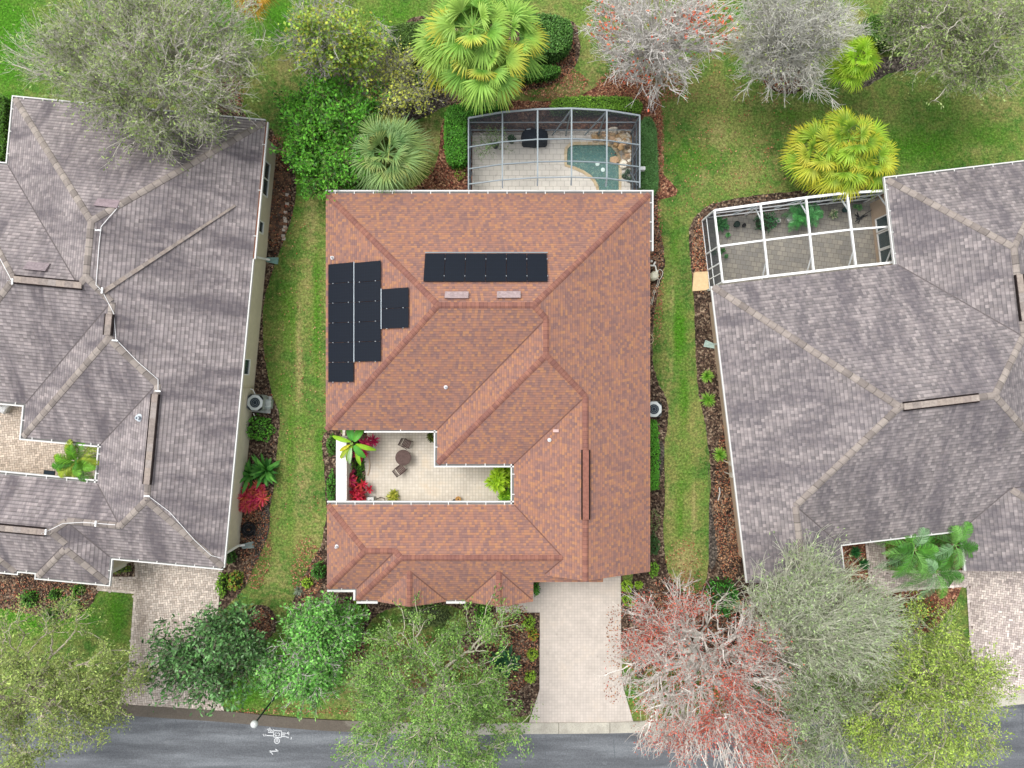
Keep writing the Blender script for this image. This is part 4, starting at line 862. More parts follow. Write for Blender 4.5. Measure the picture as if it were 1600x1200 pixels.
def tree(name, label, cat, base, blobs_, zf=2.2, n=900, trunk_r=.16, rtip=.013, bark='b9b2a8', leafc=None, nleaf=10000, lsize=(.10, .05), tw=4, twl=.5, twr=.008, alpha=.45, up=.25, barkvar=.12, group=None, leafbias=None, leafup=.5, twcol=None, fork=None, cluster=.12, tipleaf=True, curl=.5, tsp=.55, parts=('trunk', 'crown')):
    bz = P(*base); root = thing(name, label, cat, bz, group); pts = crown_points(blobs_, n); c = pts.mean(0)
    fk = np.array([bz[0]*.75+c[0]*.25, bz[1]*.75+c[1]*.25, zf]) if fork is None else P(*fork)
    A, par, cnt, kids = grow(bz, fk, pts, alpha); N = len(A); r = np.minimum(rtip*cnt**.47, trunk_r); r[0] = trunk_r*1.25
    i = np.arange(1, N); a = A[par[i]]; b_ = A[i]; L = np.linalg.norm(b_-a, axis=1, keepdims=True)
    m1 = a+(b_-a)*.33+rng.normal(size=a.shape)*L*.06; m2 = a+(b_-a)*.67+rng.normal(size=a.shape)*L*.06; ra = np.minimum(r[par[i]], r[i]*1.5); rb = r[i]; r1 = ra*.67+rb*.33; r2 = ra*.33+rb*.67
    nb = NB(); bc = hx(bark); col = bc*(1+rng.normal(size=(len(i), 1))*barkvar)
    big = (rb > .03)
    for q0, q1, s0, s1 in ((a, m1, ra, r1), (m1, m2, r1, r2), (m2, b_, r2, rb)):
        if big.any(): nb.tubes(q0[big], q1[big], s0[big], s1[big], 6, col[big])
        if (~big).any(): nb.tubes(q0[~big], q1[~big], s0[~big], s1[~big], 4, col[~big])
    # fine twigs
    thin = np.where(r < rtip*2.6)[0]; thin = thin[thin > 1]; d = A[thin]-A[par[thin]]; d /= np.linalg.norm(d, axis=1, keepdims=True)+1e-9
    idx = np.repeat(np.arange(len(thin)), tw); st = A[thin[idx]]; tt = rng.random((len(idx), 1)); st = st*(1-tt*.5)+A[par[thin[idx]]]*tt*.5
    dd = d[idx]*.9+rng.normal(size=st.shape)*tsp; dd[:, 2] += up; dd /= np.linalg.norm(dd, axis=1, keepdims=True); l = twl*(.5+rng.random((len(idx), 1)))
    k1 = st+dd*l*.5; d2 = dd+rng.normal(size=dd.shape)*.35; d2[:, 2] += curl*.3; d2 /= np.linalg.norm(d2, axis=1, keepdims=True); k2 = k1+d2*l*.5
    tc = (hx(twcol) if twcol else bc)*(1+rng.normal(size=(len(idx), 1))*barkvar); rr = np.full(len(idx), twr)
    nb.tubes(st, k1, rr*1.25, rr, 3, tc); nb.tubes(k1, k2, rr, rr*.5, 3, tc)
    # side twiglets
    sdv = dd+rng.normal(size=dd.shape)*.8; sdv /= np.linalg.norm(sdv, axis=1, keepdims=True); k3 = k1+sdv*l*.35; nb.tubes(k1, k3, rr*.8, rr*.5, 3, tc)
    nb.build(parts[0], M['bark'], root)
    if leafc and nleaf:
        src = np.concatenate([k1, k2, k3]); dsrc = np.concatenate([dd, d2, sdv]); wts = np.ones(len(src)) if leafbias is None else leafbias(src)
        wts = wts/wts.sum(); j = rng.choice(len(src), nleaf, p=wts); cc = src[j]+rng.normal(size=(nleaf, 3))*cluster; sz = lsize[0]*(.6+.8*rng.random(nleaf)); nl = NB()
        dome_c = 1.22*np.minimum(pick(leafc, nleaf, .30), pick(leafc, 400, 0).mean(0)*1.7).clip(.01, 1)*(1+.22*np.sin(cc[:, 0:1]*2.1+cc[:, 2:3]*1.7)*np.sin(cc[:, 1:2]*2.3+1)); nl.leaves(cc, sz, sz*lsize[1]/lsize[0], dome_c, leafup, dsrc[j]); nl.build(parts[1], M['leaf'], root)
    return root
def px_of(p): s_ = K*(H-p[:, 2]); return p[:, 0]/s_+800, 600-p[:, 1]/s_
def hot(L, base=.02):
    def f(p):
        u, v = px_of(p); return base+blobs(np.stack([u, v], 1), L)
    return f
# ---------------- palms ----------------
def fan_palm(name, label, crowns, nf, L, cols, tips, base, group=None, low=-.35, fan=2.0, pet=.45, bw=1.0, top=1.0):
    root = thing(name, label, 'palm tree', P(*base), group); b = MB(); ga = 2.39996
    for ci, (u, v, z) in enumerate(crowns):
        c = P(u, v, z); g = P(base[0]+(u-base[0])*.35, base[1]+(v-base[1])*.35, 0); b.tube([g, g*.6+c*.4+np.array([0, 0, z*.05]), c-np.array([0, 0, .15])], [.2, .16, .15], 10, hx('8d7f70'))
    b.build('trunk', M['bark'], root)
    for (u, v, z) in crowns:
        c = P(u, v, z)
        for k in range(nf):
            nl = NB(); t = (k+.5)/nf; el = math.asin(max(-1, min(1, top-(top-low)*t**.8)))*.96; az = k*ga+rng.normal()*.2; l = L*(.55+.45*math.sin(min(1, t*1.6+.25)*math.pi/2))*(1+rng.normal()*.06)
            d = np.array([math.cos(az)*math.cos(el), math.sin(az)*math.cos(el), math.sin(el)]); sd_ = np.array([-math.sin(az), math.cos(az), 0]); upv = np.cross(d, sd_)*-1
            upv = -np.cross(sd_, d) if np.cross(sd_, d)[2] < 0 else np.cross(sd_, d)
            hub = c+d*l*pet+np.array([0, 0, -.10*l*t]); col = hx(random.choice(cols))*(1+rng.normal()*.1); tipc = hx(random.choice(tips))
            m_ = 26; ph = np.linspace(-fan, fan, m_)+rng.normal(size=m_)*.03; fl = l*(1.05-pet)*(1-.22*(np.abs(ph)/fan)**2)*(1+rng.normal(size=m_)*.06)
            dirs = np.cos(ph)[:, None]*d+np.sin(ph)[:, None]*sd_+.12*upv; dirs /= np.linalg.norm(dirs, axis=1, keepdims=True)
            K_ = 5; tt = np.linspace(0, 1, K_); droop = np.array([0, 0, -1.0])*(.42*fl[:, None, None])*(tt**2.6)[None, :, None]
            pts = hub+dirs[:, None]*fl[:, None, None]*tt[None, :, None]+droop
            wd = bw*fl[:, None]*np.array([.02, .085, .10, .07, .008])[None]; side = np.cross(dirs, upv); side = side+upv*(.55*((np.arange(m_) % 2)*2-1))[:, None]
            ct = np.clip(tt*1.3-.45, 0, 1)[None, :, None]; ca = np.broadcast_to(col*(1+rng.normal(size=(m_, 1))*.09), (m_, 3))[:, None]*(1-ct)+tipc*ct
            nl.strips(pts, wd, side, ca); nl.strips(np.stack([c, hub])[None], np.array([[.05, .035]]), sd_[None], (col*.95)[None])
            nl.build('frond', M['leaf'], root)
    return root
def feather_palm(name, label, crowns, nf, L, cols, base, cat='palm tree', low=-.15, pinna=.42, stiff=.5, npn=34, group=None, tr=.12, pw=.016, vee=.3):
    root = thing(name, label, cat, P(*base), group); b = MB()
    for (u, v, z) in crowns: c = P(u, v, z); g = P(*base); g = g*.6+np.array([c[0], c[1], 0])*.4; b.tube([g, c], [tr*1.2, tr], 9, hx('8a7b66'))
    b.build('trunk', M['bark'], root)
    for (u, v, z) in crowns:
        c = P(u, v, z)
        for k in range(nf):
            t = (k+.5)/nf; el = math.asin(1-(1-low)*t**.85)*.9; az = k*2.39996+rng.normal()*.25; l = L*(.7+.3*t)*(1+rng.normal()*.07)
            h0 = np.array([math.cos(az), math.sin(az), 0]); sd_ = np.array([-math.sin(az), math.cos(az), 0]); s = np.linspace(0, 1, npn)
            R_ = c+h0*(l*s*math.cos(el)*(1-.12*s))[:, None]+np.array([0, 0, 1.])*(l*(s*math.sin(el)-stiff*s**2.2*(.35+.5*math.cos(el))))[:, None]
            T = np.gradient(R_, axis=0); T /= np.linalg.norm(T, axis=1, keepdims=True); nl = NB(); col = hx(random.choice(cols))
            nl.strips(R_[None], np.full((1, npn), .035)*np.linspace(1.2, .4, npn), sd_[None], (col*1.15)[None])
            for sg in (-1, 1):
                i0 = int(npn*.12); base_ = R_[i0:]; ss = s[i0:]; pl_ = pinna*np.sin(np.clip(ss*1.02, 0, 1)**.7*math.pi*.93+.12)+.05
                dr = sg*sd_+T[i0:]*(.55+.5*ss[:, None])+np.array([0, 0, vee])+rng.normal(size=base_.shape)*.07; dr /= np.linalg.norm(dr, axis=1, keepdims=True)
                q1 = base_+dr*pl_[:, None]*.55; q2 = base_+dr*pl_[:, None]+np.array([0, 0, -.35])*pl_[:, None]
                pts = np.stack([base_, q1, q2], 1); wd = np.tile([[pw*.6, pw, .006]], (len(base_), 1)); side = np.cross(dr, np.array([0, 0, 1.]))+np.array([0, 0, .3])
                nl.strips(pts, wd, side, col*(1+rng.normal(size=(len(base_), 1))*.3).clip(.4, 1.8))
            nl.build('frond', M['leaf'], root)
    return root
# ---------------- bushes ----------------
def bush(name, label, cat, u, v, ru, rv, h, cols, n=None, lsize=(.09, .05), group=None, lump=.18, rot=0, core='2f3d1c', fl=None, cores=True, flat=1.0, z0=0.0):
    c = P(u, v, z0); RX = ru*.036; RY = rv*.036; n = n or int(950*RX*RY*(.09/lsize[0])**1.2*1.3+60)
    d = rng.normal(size=(n, 3)); d[:, 2] = np.abs(d[:, 2])*1.0; d /= np.linalg.norm(d, axis=1, keepdims=True); ph = rng.random(4)*6
    bump = 1+lump*(np.sin(d[:, 0]*5+ph[0])*np.sin(d[:, 1]*5+ph[1])+.6*np.sin(d[:, 0]*11+ph[2])*np.sin(d[:, 1]*10+ph[3])); rad = (1-rng.random(n)**2*.25)*bump
    x = d[:, 0]*rad*RX; y = d[:, 1]*rad*RY; z = np.clip(d[:, 2]*rad, 0, None)**flat*h+.03; ca, sa = math.cos(rot), math.sin(rot)
    q = np.stack([x*ca-y*sa, x*sa+y*ca, z], 1)+c; nl = NB(); sz = lsize[0]*(.6+.8*rng.random(n)); nl.leaves(q, sz, sz*lsize[1]/lsize[0], pick(cols, n, .2), .5, d)
    if fl: m = int(n*fl[1]); j = rng.choice(n, m); nl.leaves(q[j]+(0, 0, .05), lsize[0]*1.0, lsize[0]*.8, pick(fl[0], m, .1), .8)
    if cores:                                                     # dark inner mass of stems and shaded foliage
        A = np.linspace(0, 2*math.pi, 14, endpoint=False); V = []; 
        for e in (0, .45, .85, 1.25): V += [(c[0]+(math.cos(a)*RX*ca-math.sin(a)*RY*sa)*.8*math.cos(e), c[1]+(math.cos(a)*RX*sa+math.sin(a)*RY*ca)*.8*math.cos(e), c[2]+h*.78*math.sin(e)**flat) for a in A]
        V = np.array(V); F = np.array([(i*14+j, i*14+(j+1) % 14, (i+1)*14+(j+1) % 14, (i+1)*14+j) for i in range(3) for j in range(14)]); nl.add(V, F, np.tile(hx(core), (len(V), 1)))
        V2 = V[-14:]; nl.add(np.concatenate([V2, V2[:1]*0+V2.mean(0)]), np.array([(j, (j+1) % 14, 14, 14) for j in range(14)]), np.tile(hx(core), (15, 1))) if False else None
    o = nl.build(name, M['leaf'], base=c); return tag(o, label, cat, group)
def hedge(name, label, poly, h, cols, lsize=(.10, .055), dens=330, smooth=5, core='24331a', z0=0.0, cat='hedge', topvar=.06):
    p = spline(poly, smooth) if smooth else np.array(poly, float); W = np.array([P(u, v, h*.5)[:2] for u, v in p]); c = W.mean(0); mn, mx_ = W.min(0), W.max(0); ar = .5*abs(np.sum(W[:, 0]*np.roll(W[:, 1], -1)-np.roll(W[:, 0], -1)*W[:, 1]))
    n = int(dens*ar*2.2*(.1/lsize[0])**1.2); q = mn+rng.random((n*4, 2))*(mx_-mn); q = q[inside(W, q)][:n]; n1 = len(q)
    top = np.c_[q, h+topvar*np.sin(q[:, 0]*3.1)*np.sin(q[:, 1]*2.7)+rng.normal(size=n1)*.05]
    per = np.linalg.norm(np.roll(W, -1, 0)-W, axis=1); m_ = int(per.sum()*h*dens*.8); j = rng.choice(len(W), m_, p=per/per.sum()); t = rng.random((m_, 1)); sp = W[j]*(1-t)+np.roll(W, -1, 0)[j]*t+rng.normal(size=(m_, 2))*.05
    side = np.c_[sp, rng.random(m_)*h]; A = np.concatenate([top, side]); nl = NB(); sz = lsize[0]*(.6+.8*rng.random(len(A))); nl.leaves(A, sz, sz*lsize[1]/lsize[0], pick(cols, len(A), .2), .5)
    o_ = nl.build(name, M['leaf'], base=(c[0], c[1], 0)); tag(o_, label, cat)
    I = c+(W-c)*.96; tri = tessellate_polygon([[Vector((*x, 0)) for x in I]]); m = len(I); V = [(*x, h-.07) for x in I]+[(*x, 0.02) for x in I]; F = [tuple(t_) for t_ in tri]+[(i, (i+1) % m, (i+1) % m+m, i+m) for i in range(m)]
    mesh('stem', V, F, M['core'], o_); return o_  # solid dark core under the leaves; shade inside the hedge put into its colour
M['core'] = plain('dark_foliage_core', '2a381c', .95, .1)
def rosette(name, label, cat, u, v, r, n, cols, wd=.05, h=.5, z0=0.0, group=None, tipc=None, droop=.35, emin=.1, seeds=1, spread=0, K_=5, tall=0):
    nl = NB(); c0 = P(u, v, z0)
    for s in range(seeds):
        c = c0+(np.array([rng.normal()*spread, rng.normal()*spread, abs(rng.normal())*spread*.4+tall*rng.random()]) if seeds > 1 else 0); rr = r*.036*(.8+.4*rng.random() if seeds > 1 else 1)
        az = rng.random(n)*2*math.pi; el = emin+rng.random(n)**1.2*(1.35-emin); l = rr*(.7+.4*rng.random(n))/np.maximum(np.cos(el), .55)*.9; t = np.linspace(0, 1, K_)
        d = np.stack([np.cos(az)*np.cos(el), np.sin(az)*np.cos(el), np.sin(el)], 1); pts = c+d[:, None]*(l[:, None]*t)[:, :, None]+np.array([0, 0, -1.])*(droop*l[:, None]*t**2.3)[:, :, None]+np.array([0, 0, .05])
        pts[:, :, 2] = np.maximum(pts[:, :, 2], .03); prof = np.sin(np.clip(t*.92+.1, 0, 1)*math.pi)**.7; side = np.stack([-np.sin(az), np.cos(az), rng.normal(size=n)*.3], 1); cl = pick(cols, n, .14)
        if tipc: k = np.clip(t*1.4-.5, 0, 1)[None, :, None]; cl = cl[:, None]*(1-k)+pick(tipc, n, .1)[:, None]*k
        nl.strips(pts, np.full((n, 1), wd)*prof[None], side, cl)
        if tall: nl.tubes(np.array([[c[0], c[1], 0.03]]), np.array([c+(0, 0, .06)]), [.02], [.015], 5, hx('6d5a48'))
    return tag(nl.build(name, M['leaf'], base=c0), label, cat, group)
OAK = ['6e7d4c', '7f8f58', '5d6c40', '8c9a62', '738a44']
# --- back row, left to right
tree('oak_tree', 'wide live oak with pale twigs overhanging the grey roof, top left', 'tree', (262, 190), [(215, 75, 165, 95, 4.5, 9), (250, 160, 100, 70, 4, 7.5), (318, 124, 62, 58, 4, 7.5), (110, 110, 70, 55, 4.5, 7.5), (270, 20, 110, 50, 5, 9)], 2.6, 1800, .24, .0180, 'ccc7bc', OAK, 21000, (.14, .055), 4, .75, .008, alpha=.7, tsp=.4, fork=(262, 150, 2.4), twcol='c6c2b6', cluster=.13)
tree('deciduous_tree', 'half bare grey tree with lime green leaves, left of the big fan palm', 'tree', (520, 95), [(505, 25, 48, 60, 3, 7), (545, 65, 48, 50, 2.5, 5), (497, 85, 36, 36, 2.2, 4.6), (478, 55, 26, 40, 2.5, 5)], 1.0, 700, .13, .0135, 'b5b2aa', ['7d9a3c', '6c8c36', '90a640', '5f8030', 'a8a43c'], 5600, (.16, .11), 3, .55, .0085, leafbias=hot([(560, 70, 30, 60, 1), (480, 35, 18, 18, .9), (545, 100, 30, 18, 1), (520, 50, 60, 60, .25)], .03))
tree('small_tree', 'low rounded yellow green tree with grey twigs beside the dark mulch', 'tree', (618, 150), [(616, 132, 47, 42, 1.2, 3.2)], .5, 520, .09, .009, 'aaa79c', ['a3ab4d', '8f9b48', 'b9b850', '7f8d42'], 3300, (.12, .085), 4, .4, .007)
nb_ = tree('leafy_tree', 'dense bright green tree mass between the lawn strip and the silver fan palm', 'tree', (515, 225), [(500, 185, 46, 48, 1.5, 4.2), (520, 240, 50, 50, 1.5, 3.8), (548, 185, 32, 40, 1.5, 3.4), (480, 215, 26, 60, 1.2, 3.4), (520, 280, 28, 18, 1, 2.6)], .6, 800, .12, .010, '8d8468', ['46821e', '559428', '3a7018', '6a9e34', '305f16'], 15500, (.19, .09), 3, .5, .008, leafup=.4)
bush('dark_understorey', 'dark undergrowth below the dense bright green tree', 'undergrowth', 512, 222, 42, 66, 1.5, ['3c6a1c', '2f5718'], lsize=(.16, .09))
fan_palm('fan_palm', 'silvery green fan palm right at the gutter of the red roofed house', [(604, 240, 2.9)], 36, 2.35, ['6c9150', '7a9f60', '58804a', '86a45c'], ['90a868', '9aa65c', 'b4b060', '82a06c'], (606, 248), low=-.02, fan=1.2, pet=.44, bw=.42, top=1.0)
fan_palm('fan_palm', 'tallest light green fan palm with yellowing lower fronds, behind the pool cage', [(757, 96, 6.0), (738, 42, 6.6), (785, 55, 5.6), (712, 66, 5.4)], 21, 2.15, ['6c9c38', '7ba844', '5c8c30', '8cb04a'], ['b2c455', 'a3c458', 'd3c040', '94bb55'], (752, 140), low=-.45, fan=1.45, pet=.48, bw=.85, top=.92)
fan_palm('fan_palm', 'broad yellow green fan palm clump above the white patio cage', [(1276, 240, 2.6), (1328, 216, 3.0), (1356, 248, 2.6), (1312, 258, 2.5)], 19, 1.85, ['7a9f2e', '88aa36', '6a9026', '9cab3c'], ['c9c02c', 'b4c738', 'd6c43a', 'a2c136'], (1318, 262), low=-.3, fan=1.5, pet=.45, bw=.8, top=.95)
fan_palm('fan_palm', 'small bright lime fan palm in the dark mulch by the grey bare tree', [(1343, 90, 3.4), (1333, 108, 2.9)], 13, 1.2, ['86b822', '97c42f', '7aa920'], ['a8cb3c', 'b9cc40'], (1342, 108), low=-.1)
fan_palm('fan_palm', 'yellow and orange palm cut by the top edge of the photo', [(394, -14, 4.0)], 14, 1.3, ['b0983a', '8f9a3c', 'b8902f'], ['c4882c', 'b09a40', 'c8922f'], (400, 20), low=-.4)
tree('maple_tree', 'bare white branched maple with a few orange red tips, behind the lawn', 'tree', (1022, 100), [(1015, 25, 78, 50, 3.5, 8), (1085, 42, 62, 42, 3.5, 6.5), (990, 65, 52, 55, 3, 6), (1020, 100, 52, 40, 2, 5), (1045, 85, 42, 35, 3, 5.5)], 1.6, 850, .17, .0245, 'd6d2cc', ['b5523c', 'bb663f', 'a84633', 'c07c55'], 700, (.14, .09), 4, .75, .012, alpha=.8, tsp=.42, leafbias=hot([(1110, 35, 35, 22, 1), (950, 40, 14, 26, .8), (1000, 118, 20, 16, .6), (1130, 50, 18, 18, .8)], .03), barkvar=.1)
tree('bare_tree', 'bare grey tree with a very dense tangle of thin twigs, top right', 'tree', (1242, 100), [(1245, 25, 82, 52, 3, 7.5), (1235, 85, 66, 52, 2.2, 5.5), (1282, 45, 44, 38, 3, 6), (1195, 60, 42, 55, 3, 6)], 1.3, 1000, .16, .0200, 'c2bfb6', ['8a9a55', '9aa86a'], 1200, (.10, .05), 6, .75, .009, alpha=.8, tsp=.4, twcol='c9c8bf')
tree('oak_tree', 'thin crowned live oak at the upper right corner of the photo', 'tree', (1500, 60), [(1500, 20, 100, 60, 4, 8), (1555, 60, 70, 60, 4, 7), (1475, 85, 60, 45, 3.5, 6), (1440, 40, 50, 55, 4, 7), (1525, 110, 50, 30, 3.5, 5.5)], 2.4, 1200, .18, .0165, 'bdb7aa', OAK, 13000, (.14, .055), 3, .6, .008, fork=(1510, 60, 2.4), twcol='aaa795')
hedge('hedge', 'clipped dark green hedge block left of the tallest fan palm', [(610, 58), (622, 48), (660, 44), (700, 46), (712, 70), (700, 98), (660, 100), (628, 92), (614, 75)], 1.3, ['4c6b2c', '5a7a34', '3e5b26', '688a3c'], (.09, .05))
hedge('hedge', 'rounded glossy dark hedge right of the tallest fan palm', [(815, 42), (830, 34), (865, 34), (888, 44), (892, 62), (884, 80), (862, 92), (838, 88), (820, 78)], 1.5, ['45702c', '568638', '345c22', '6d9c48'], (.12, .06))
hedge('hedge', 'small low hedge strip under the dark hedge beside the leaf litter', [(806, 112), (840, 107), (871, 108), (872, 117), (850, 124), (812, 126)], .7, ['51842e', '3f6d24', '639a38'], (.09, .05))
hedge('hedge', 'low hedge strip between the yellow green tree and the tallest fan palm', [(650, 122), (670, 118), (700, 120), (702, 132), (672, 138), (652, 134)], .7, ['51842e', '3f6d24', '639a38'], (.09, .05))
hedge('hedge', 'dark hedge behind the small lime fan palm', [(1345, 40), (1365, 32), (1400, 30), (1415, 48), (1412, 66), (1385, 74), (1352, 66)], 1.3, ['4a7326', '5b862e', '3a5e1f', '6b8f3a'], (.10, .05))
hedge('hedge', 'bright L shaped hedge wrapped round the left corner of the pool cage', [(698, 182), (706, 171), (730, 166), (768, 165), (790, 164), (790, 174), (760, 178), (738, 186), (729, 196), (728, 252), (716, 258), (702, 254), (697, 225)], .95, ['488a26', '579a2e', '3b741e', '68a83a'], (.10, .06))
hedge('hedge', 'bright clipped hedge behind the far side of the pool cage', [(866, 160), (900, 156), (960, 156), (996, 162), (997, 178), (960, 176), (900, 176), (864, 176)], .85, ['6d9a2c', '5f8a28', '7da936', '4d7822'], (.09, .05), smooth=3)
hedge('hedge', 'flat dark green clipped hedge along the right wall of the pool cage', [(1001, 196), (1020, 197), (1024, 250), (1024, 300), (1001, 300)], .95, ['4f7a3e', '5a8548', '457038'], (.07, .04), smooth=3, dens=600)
hedge('hedge', 'low hedge at the left photo edge beside the grey roof corner', [(-10, 160), (14, 158), (16, 205), (12, 258), (-10, 262)], 1.0, ['47701f', '578226', '386019'], (.10, .06))
# --- front row, left to right
GR = ['7c8c46', '8a9a52', '6c7e40', '98a45c', '5d7038']
tree('oak_tree', 'airy yellow green oak over the road at the lower left corner', 'tree', (70, 1050), [(60, 1090, 95, 95, 3.5, 7), (135, 1050, 70, 80, 3.5, 6.5), (20, 1160, 70, 60, 4, 7), (100, 980, 35, 35, 3, 5), (135, 1125, 40, 45, 3.5, 6), (8, 1000, 25, 50, 3.5, 6)], 2.0, 820, .18, .0165, 'b3ab98', GR, 25000, (.12, .052), 2, .55, .0075, twcol='a79f8a')
tree('magnolia_tree', 'glossy dark leaved magnolia leaning over the left paver driveway', 'tree', (395, 985), [(330, 1010, 62, 50, 2.2, 5), (295, 1050, 42, 38, 2.2, 4.6), (358, 1002, 44, 36, 2, 4.6), (345, 1062, 40, 26, 2.2, 4.2), (272, 1010, 26, 28, 2.2, 4.2), (255, 1052, 22, 12, 2.4, 4), (395, 1025, 24, 30, 2, 4), (370, 972, 18, 14, 2, 3.6)], 1.0, 700, .12, .010, '7c7466', ['3f6a32', '4d7a3c', '34582a', '5f8c4c', '87a07c', '2c4a25'], 9200, (.21, .095), 3, .35, .008, leafup=.2, cluster=.13)
tree('laurel_tree', 'dense green tree with pale grey inner branches at the red roofed house corner', 'tree', (492, 1005), [(498, 976, 48, 38, 1.8, 4.4), (482, 1030, 54, 48, 2, 4.8), (462, 1072, 42, 28, 2, 4.2), (526, 985, 26, 34, 1.8, 3.8)], .8, 900, .13, .0180, 'c0bdb4', ['4a8430', '5a963a', '3d7028', '6fa84c', '86a866'], 14500, (.16, .09), 3, .45, .009, leafup=.35)
tree('oak_tree', 'largest light green oak spreading over kerb and road in front of the red roofed house', 'tree', (690, 1050), [(680, 1085, 130, 80, 3.5, 7.5), (640, 1160, 105, 60, 4, 7.5), (740, 1160, 80, 55, 4, 7), (660, 1010, 70, 45, 3.5, 6), (600, 1050, 50, 45, 3.5, 6), (770, 1100, 50, 50, 3.5, 6), (745, 985, 48, 38, 3.2, 5.2)], 2.2, 1050, .22, .0165, 'b5b09c', ['648a3c', '759848', '527632', '88a454', '476a2c'], 34000, (.115, .052), 2, .55, .0075, twcol='b3af9c')
feather_palm('cycad', 'dark green cycad with stiff radiating fronds, left of the pale driveway', [(788, 1034, .6)], 58, 1.05, ['22562f', '2e6638', '1d4a2a', '3b7444'], (788, 1034), cat='cycad', low=.05, pinna=.13, stiff=.18, npn=44, tr=.14, pw=.022)
RED = ['a84a3c', 'ac5c40', '9a3f35', 'b8564a', '945840', 'a0463e']
tree('maple_tree', 'large pale branched maple full of red leaf clusters, right of the pale driveway', 'tree', (1085, 1010), [(1090, 1060, 110, 95, 3.5, 8.5), (1045, 960, 72, 42, 3, 6), (1160, 1010, 60, 50, 3.5, 7), (1130, 1150, 90, 60, 4, 8), (1020, 1020, 48, 60, 3, 6), (1195, 1120, 48, 70, 4, 7), (1035, 1110, 48, 60, 3.2, 6)], 1.9, 1150, .21, .0245, 'dbd6cf', RED, 17000, (.08, .05), 4, .75, .012, alpha=.8, tsp=.4, leafbias=hot([(1135, 1085, 32, 34, 1), (1110, 1135, 30, 40, .9), (1010, 990, 38, 45, .55), (1060, 950, 60, 26, .45), (1195, 1160, 50, 60, .8), (1060, 1160, 30, 30, .6), (1180, 1010, 30, 28, .45), (1015, 1130, 20, 30, .4), (1140, 1030, 60, 50, .2), (1070, 1040, 60, 60, .25)], .05), twcol='cbc4bc', barkvar=.1)
tree('oak_tree', 'grey green wispy tree reaching up to the dark tiled roof, right of the red maple', 'tree', (1230, 985), [(1250, 935, 80, 52, 3.5, 7), (1320, 955, 75, 42, 3.5, 7), (1360, 1000, 52, 42, 3.5, 6.5), (1210, 960, 45, 50, 3, 6), (1290, 1020, 75, 38, 3, 6)], 1.6, 850, .17, .0215, 'c9c9b8', ['748a5a', '889b6a', '62784a', '98a87c'], 6500, (.15, .05), 5, 1.05, .0095, alpha=.9, tsp=.32, fork=(1205, 1000, 2.2), twcol='c3c7b0')
tree('oak_tree', 'grey green tree over the road between the red maple and the yellow green oak', 'tree', (1285, 1080), [(1290, 1120, 90, 75, 3.5, 7), (1250, 1070, 60, 45, 3.5, 6), (1350, 1080, 60, 60, 3.5, 6.5), (1240, 1165, 60, 50, 4, 7), (1350, 1165, 60, 50, 4, 7)], 1.8, 700, .17, .0205, 'bcbdaa', ['687f4a', '788f56', '586e40', '8a9c6e'], 9500, (.12, .045), 4, .95, .009, alpha=.85, tsp=.34, twcol='bbbca8')
tree('oak_tree', 'yellow green oak over the kerb beside the right paver driveway', 'tree', (1440, 1050), [(1450, 1060, 92, 80, 3.5, 7), (1410, 1150, 100, 60, 4, 7.5), (1500, 1110, 65, 70, 3.8, 7), (1445, 985, 50, 38, 3, 5.5), (1520, 1050, 42, 35, 3.5, 6), (1490, 1170, 55, 40, 4, 7)], 2.0, 1000, .2, .0155, 'b3ae95', ['82983c', '91a646', '718836', 'a1b254', '607834'], 24000, (.115, .05), 2, .5, .007, twcol='a9a68b')
feather_palm('palm_tree', 'feathery green palms arching over the entry notch of the right house', [(1428, 858, 3.0), (1492, 850, 3.1), (1462, 893, 2.8)], 15, 2.45, ['47802a', '579433', '386a22', '6a9c4a', '7aa072'], (1460, 868), low=-.3, pinna=.42, stiff=.7, npn=52, pw=.021)
feather_palm('palm_tree', 'single feathery palm filling the corner of the left courtyard', [(119, 722, 3.0)], 30, 2.1, ['56901f', '6aa22a', '447c1c', '8a9c2a'], (117, 718), low=-.4, pinna=.36, stiff=.6, npn=44, pw=.028)
# beds and borders
SH = ['4c8424', '5d9a2c', '3b6c1d', '72a838']
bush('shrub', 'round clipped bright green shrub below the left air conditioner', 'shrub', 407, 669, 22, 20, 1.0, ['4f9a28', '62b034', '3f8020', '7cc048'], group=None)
bush('shrub', 'red flecked green shrub beside the paver driveway, right of a similar greener one', 'shrub', 371, 905, 11, 15, .8, ['5d8a28', '71a030', 'a07a38'], lsize=(.12, .07))
bush('shrub', 'yellow green shrub against the top of the left paver driveway edge', 'shrub', 350, 912, 9, 18, .7, ['6f9c2c', '82ac38', '567f22'], lsize=(.12, .07))
bush('shrub', 'dark green shrub tucked under the lower right corner of the left house', 'shrub', 361, 869, 11, 10, .7, ['3c6a26', '4c7c2e'])
bush('shrub', 'low green shrub in the entry bed of the left house under the diagonal downspout', 'shrub', 190, 888, 19, 7, .5, ['5a8426', '6f962e', '8a8a30', '44681e'])
for u, v, ru, rv, lab in ((50, 934, 14, 14, 'leftmost green shrub in the mulch bed of the left house'), (89, 927, 9, 9, 'small round green shrub in the middle of the left front bed'), (84, 957, 13, 9, 'low green shrub at the lawn edge of the left front bed'), (112, 942, 17, 14, 'widest green shrub in the left front bed, near the walkway'), (126, 920, 9, 9, 'small green shrub close under the left house eave'), (178, 934-25, 1, 1, '')):
    if lab: bush('shrub', lab, 'shrub', u, v, ru, rv, .6, ['47801f', '589326', '356718'], group='shrubs in the left front bed')
bush('shrub', 'dark round shrub beside the lower left corner of the red roof', 'shrub', 500, 890, 12, 14, .9, ['3d7a28', '2e641e', '529034'])
bush('shrub', 'small lime green shrub at the lawn edge left of the red roof', 'shrub', 481, 909, 9, 9, .5, ['84a82c', '97bb38'])
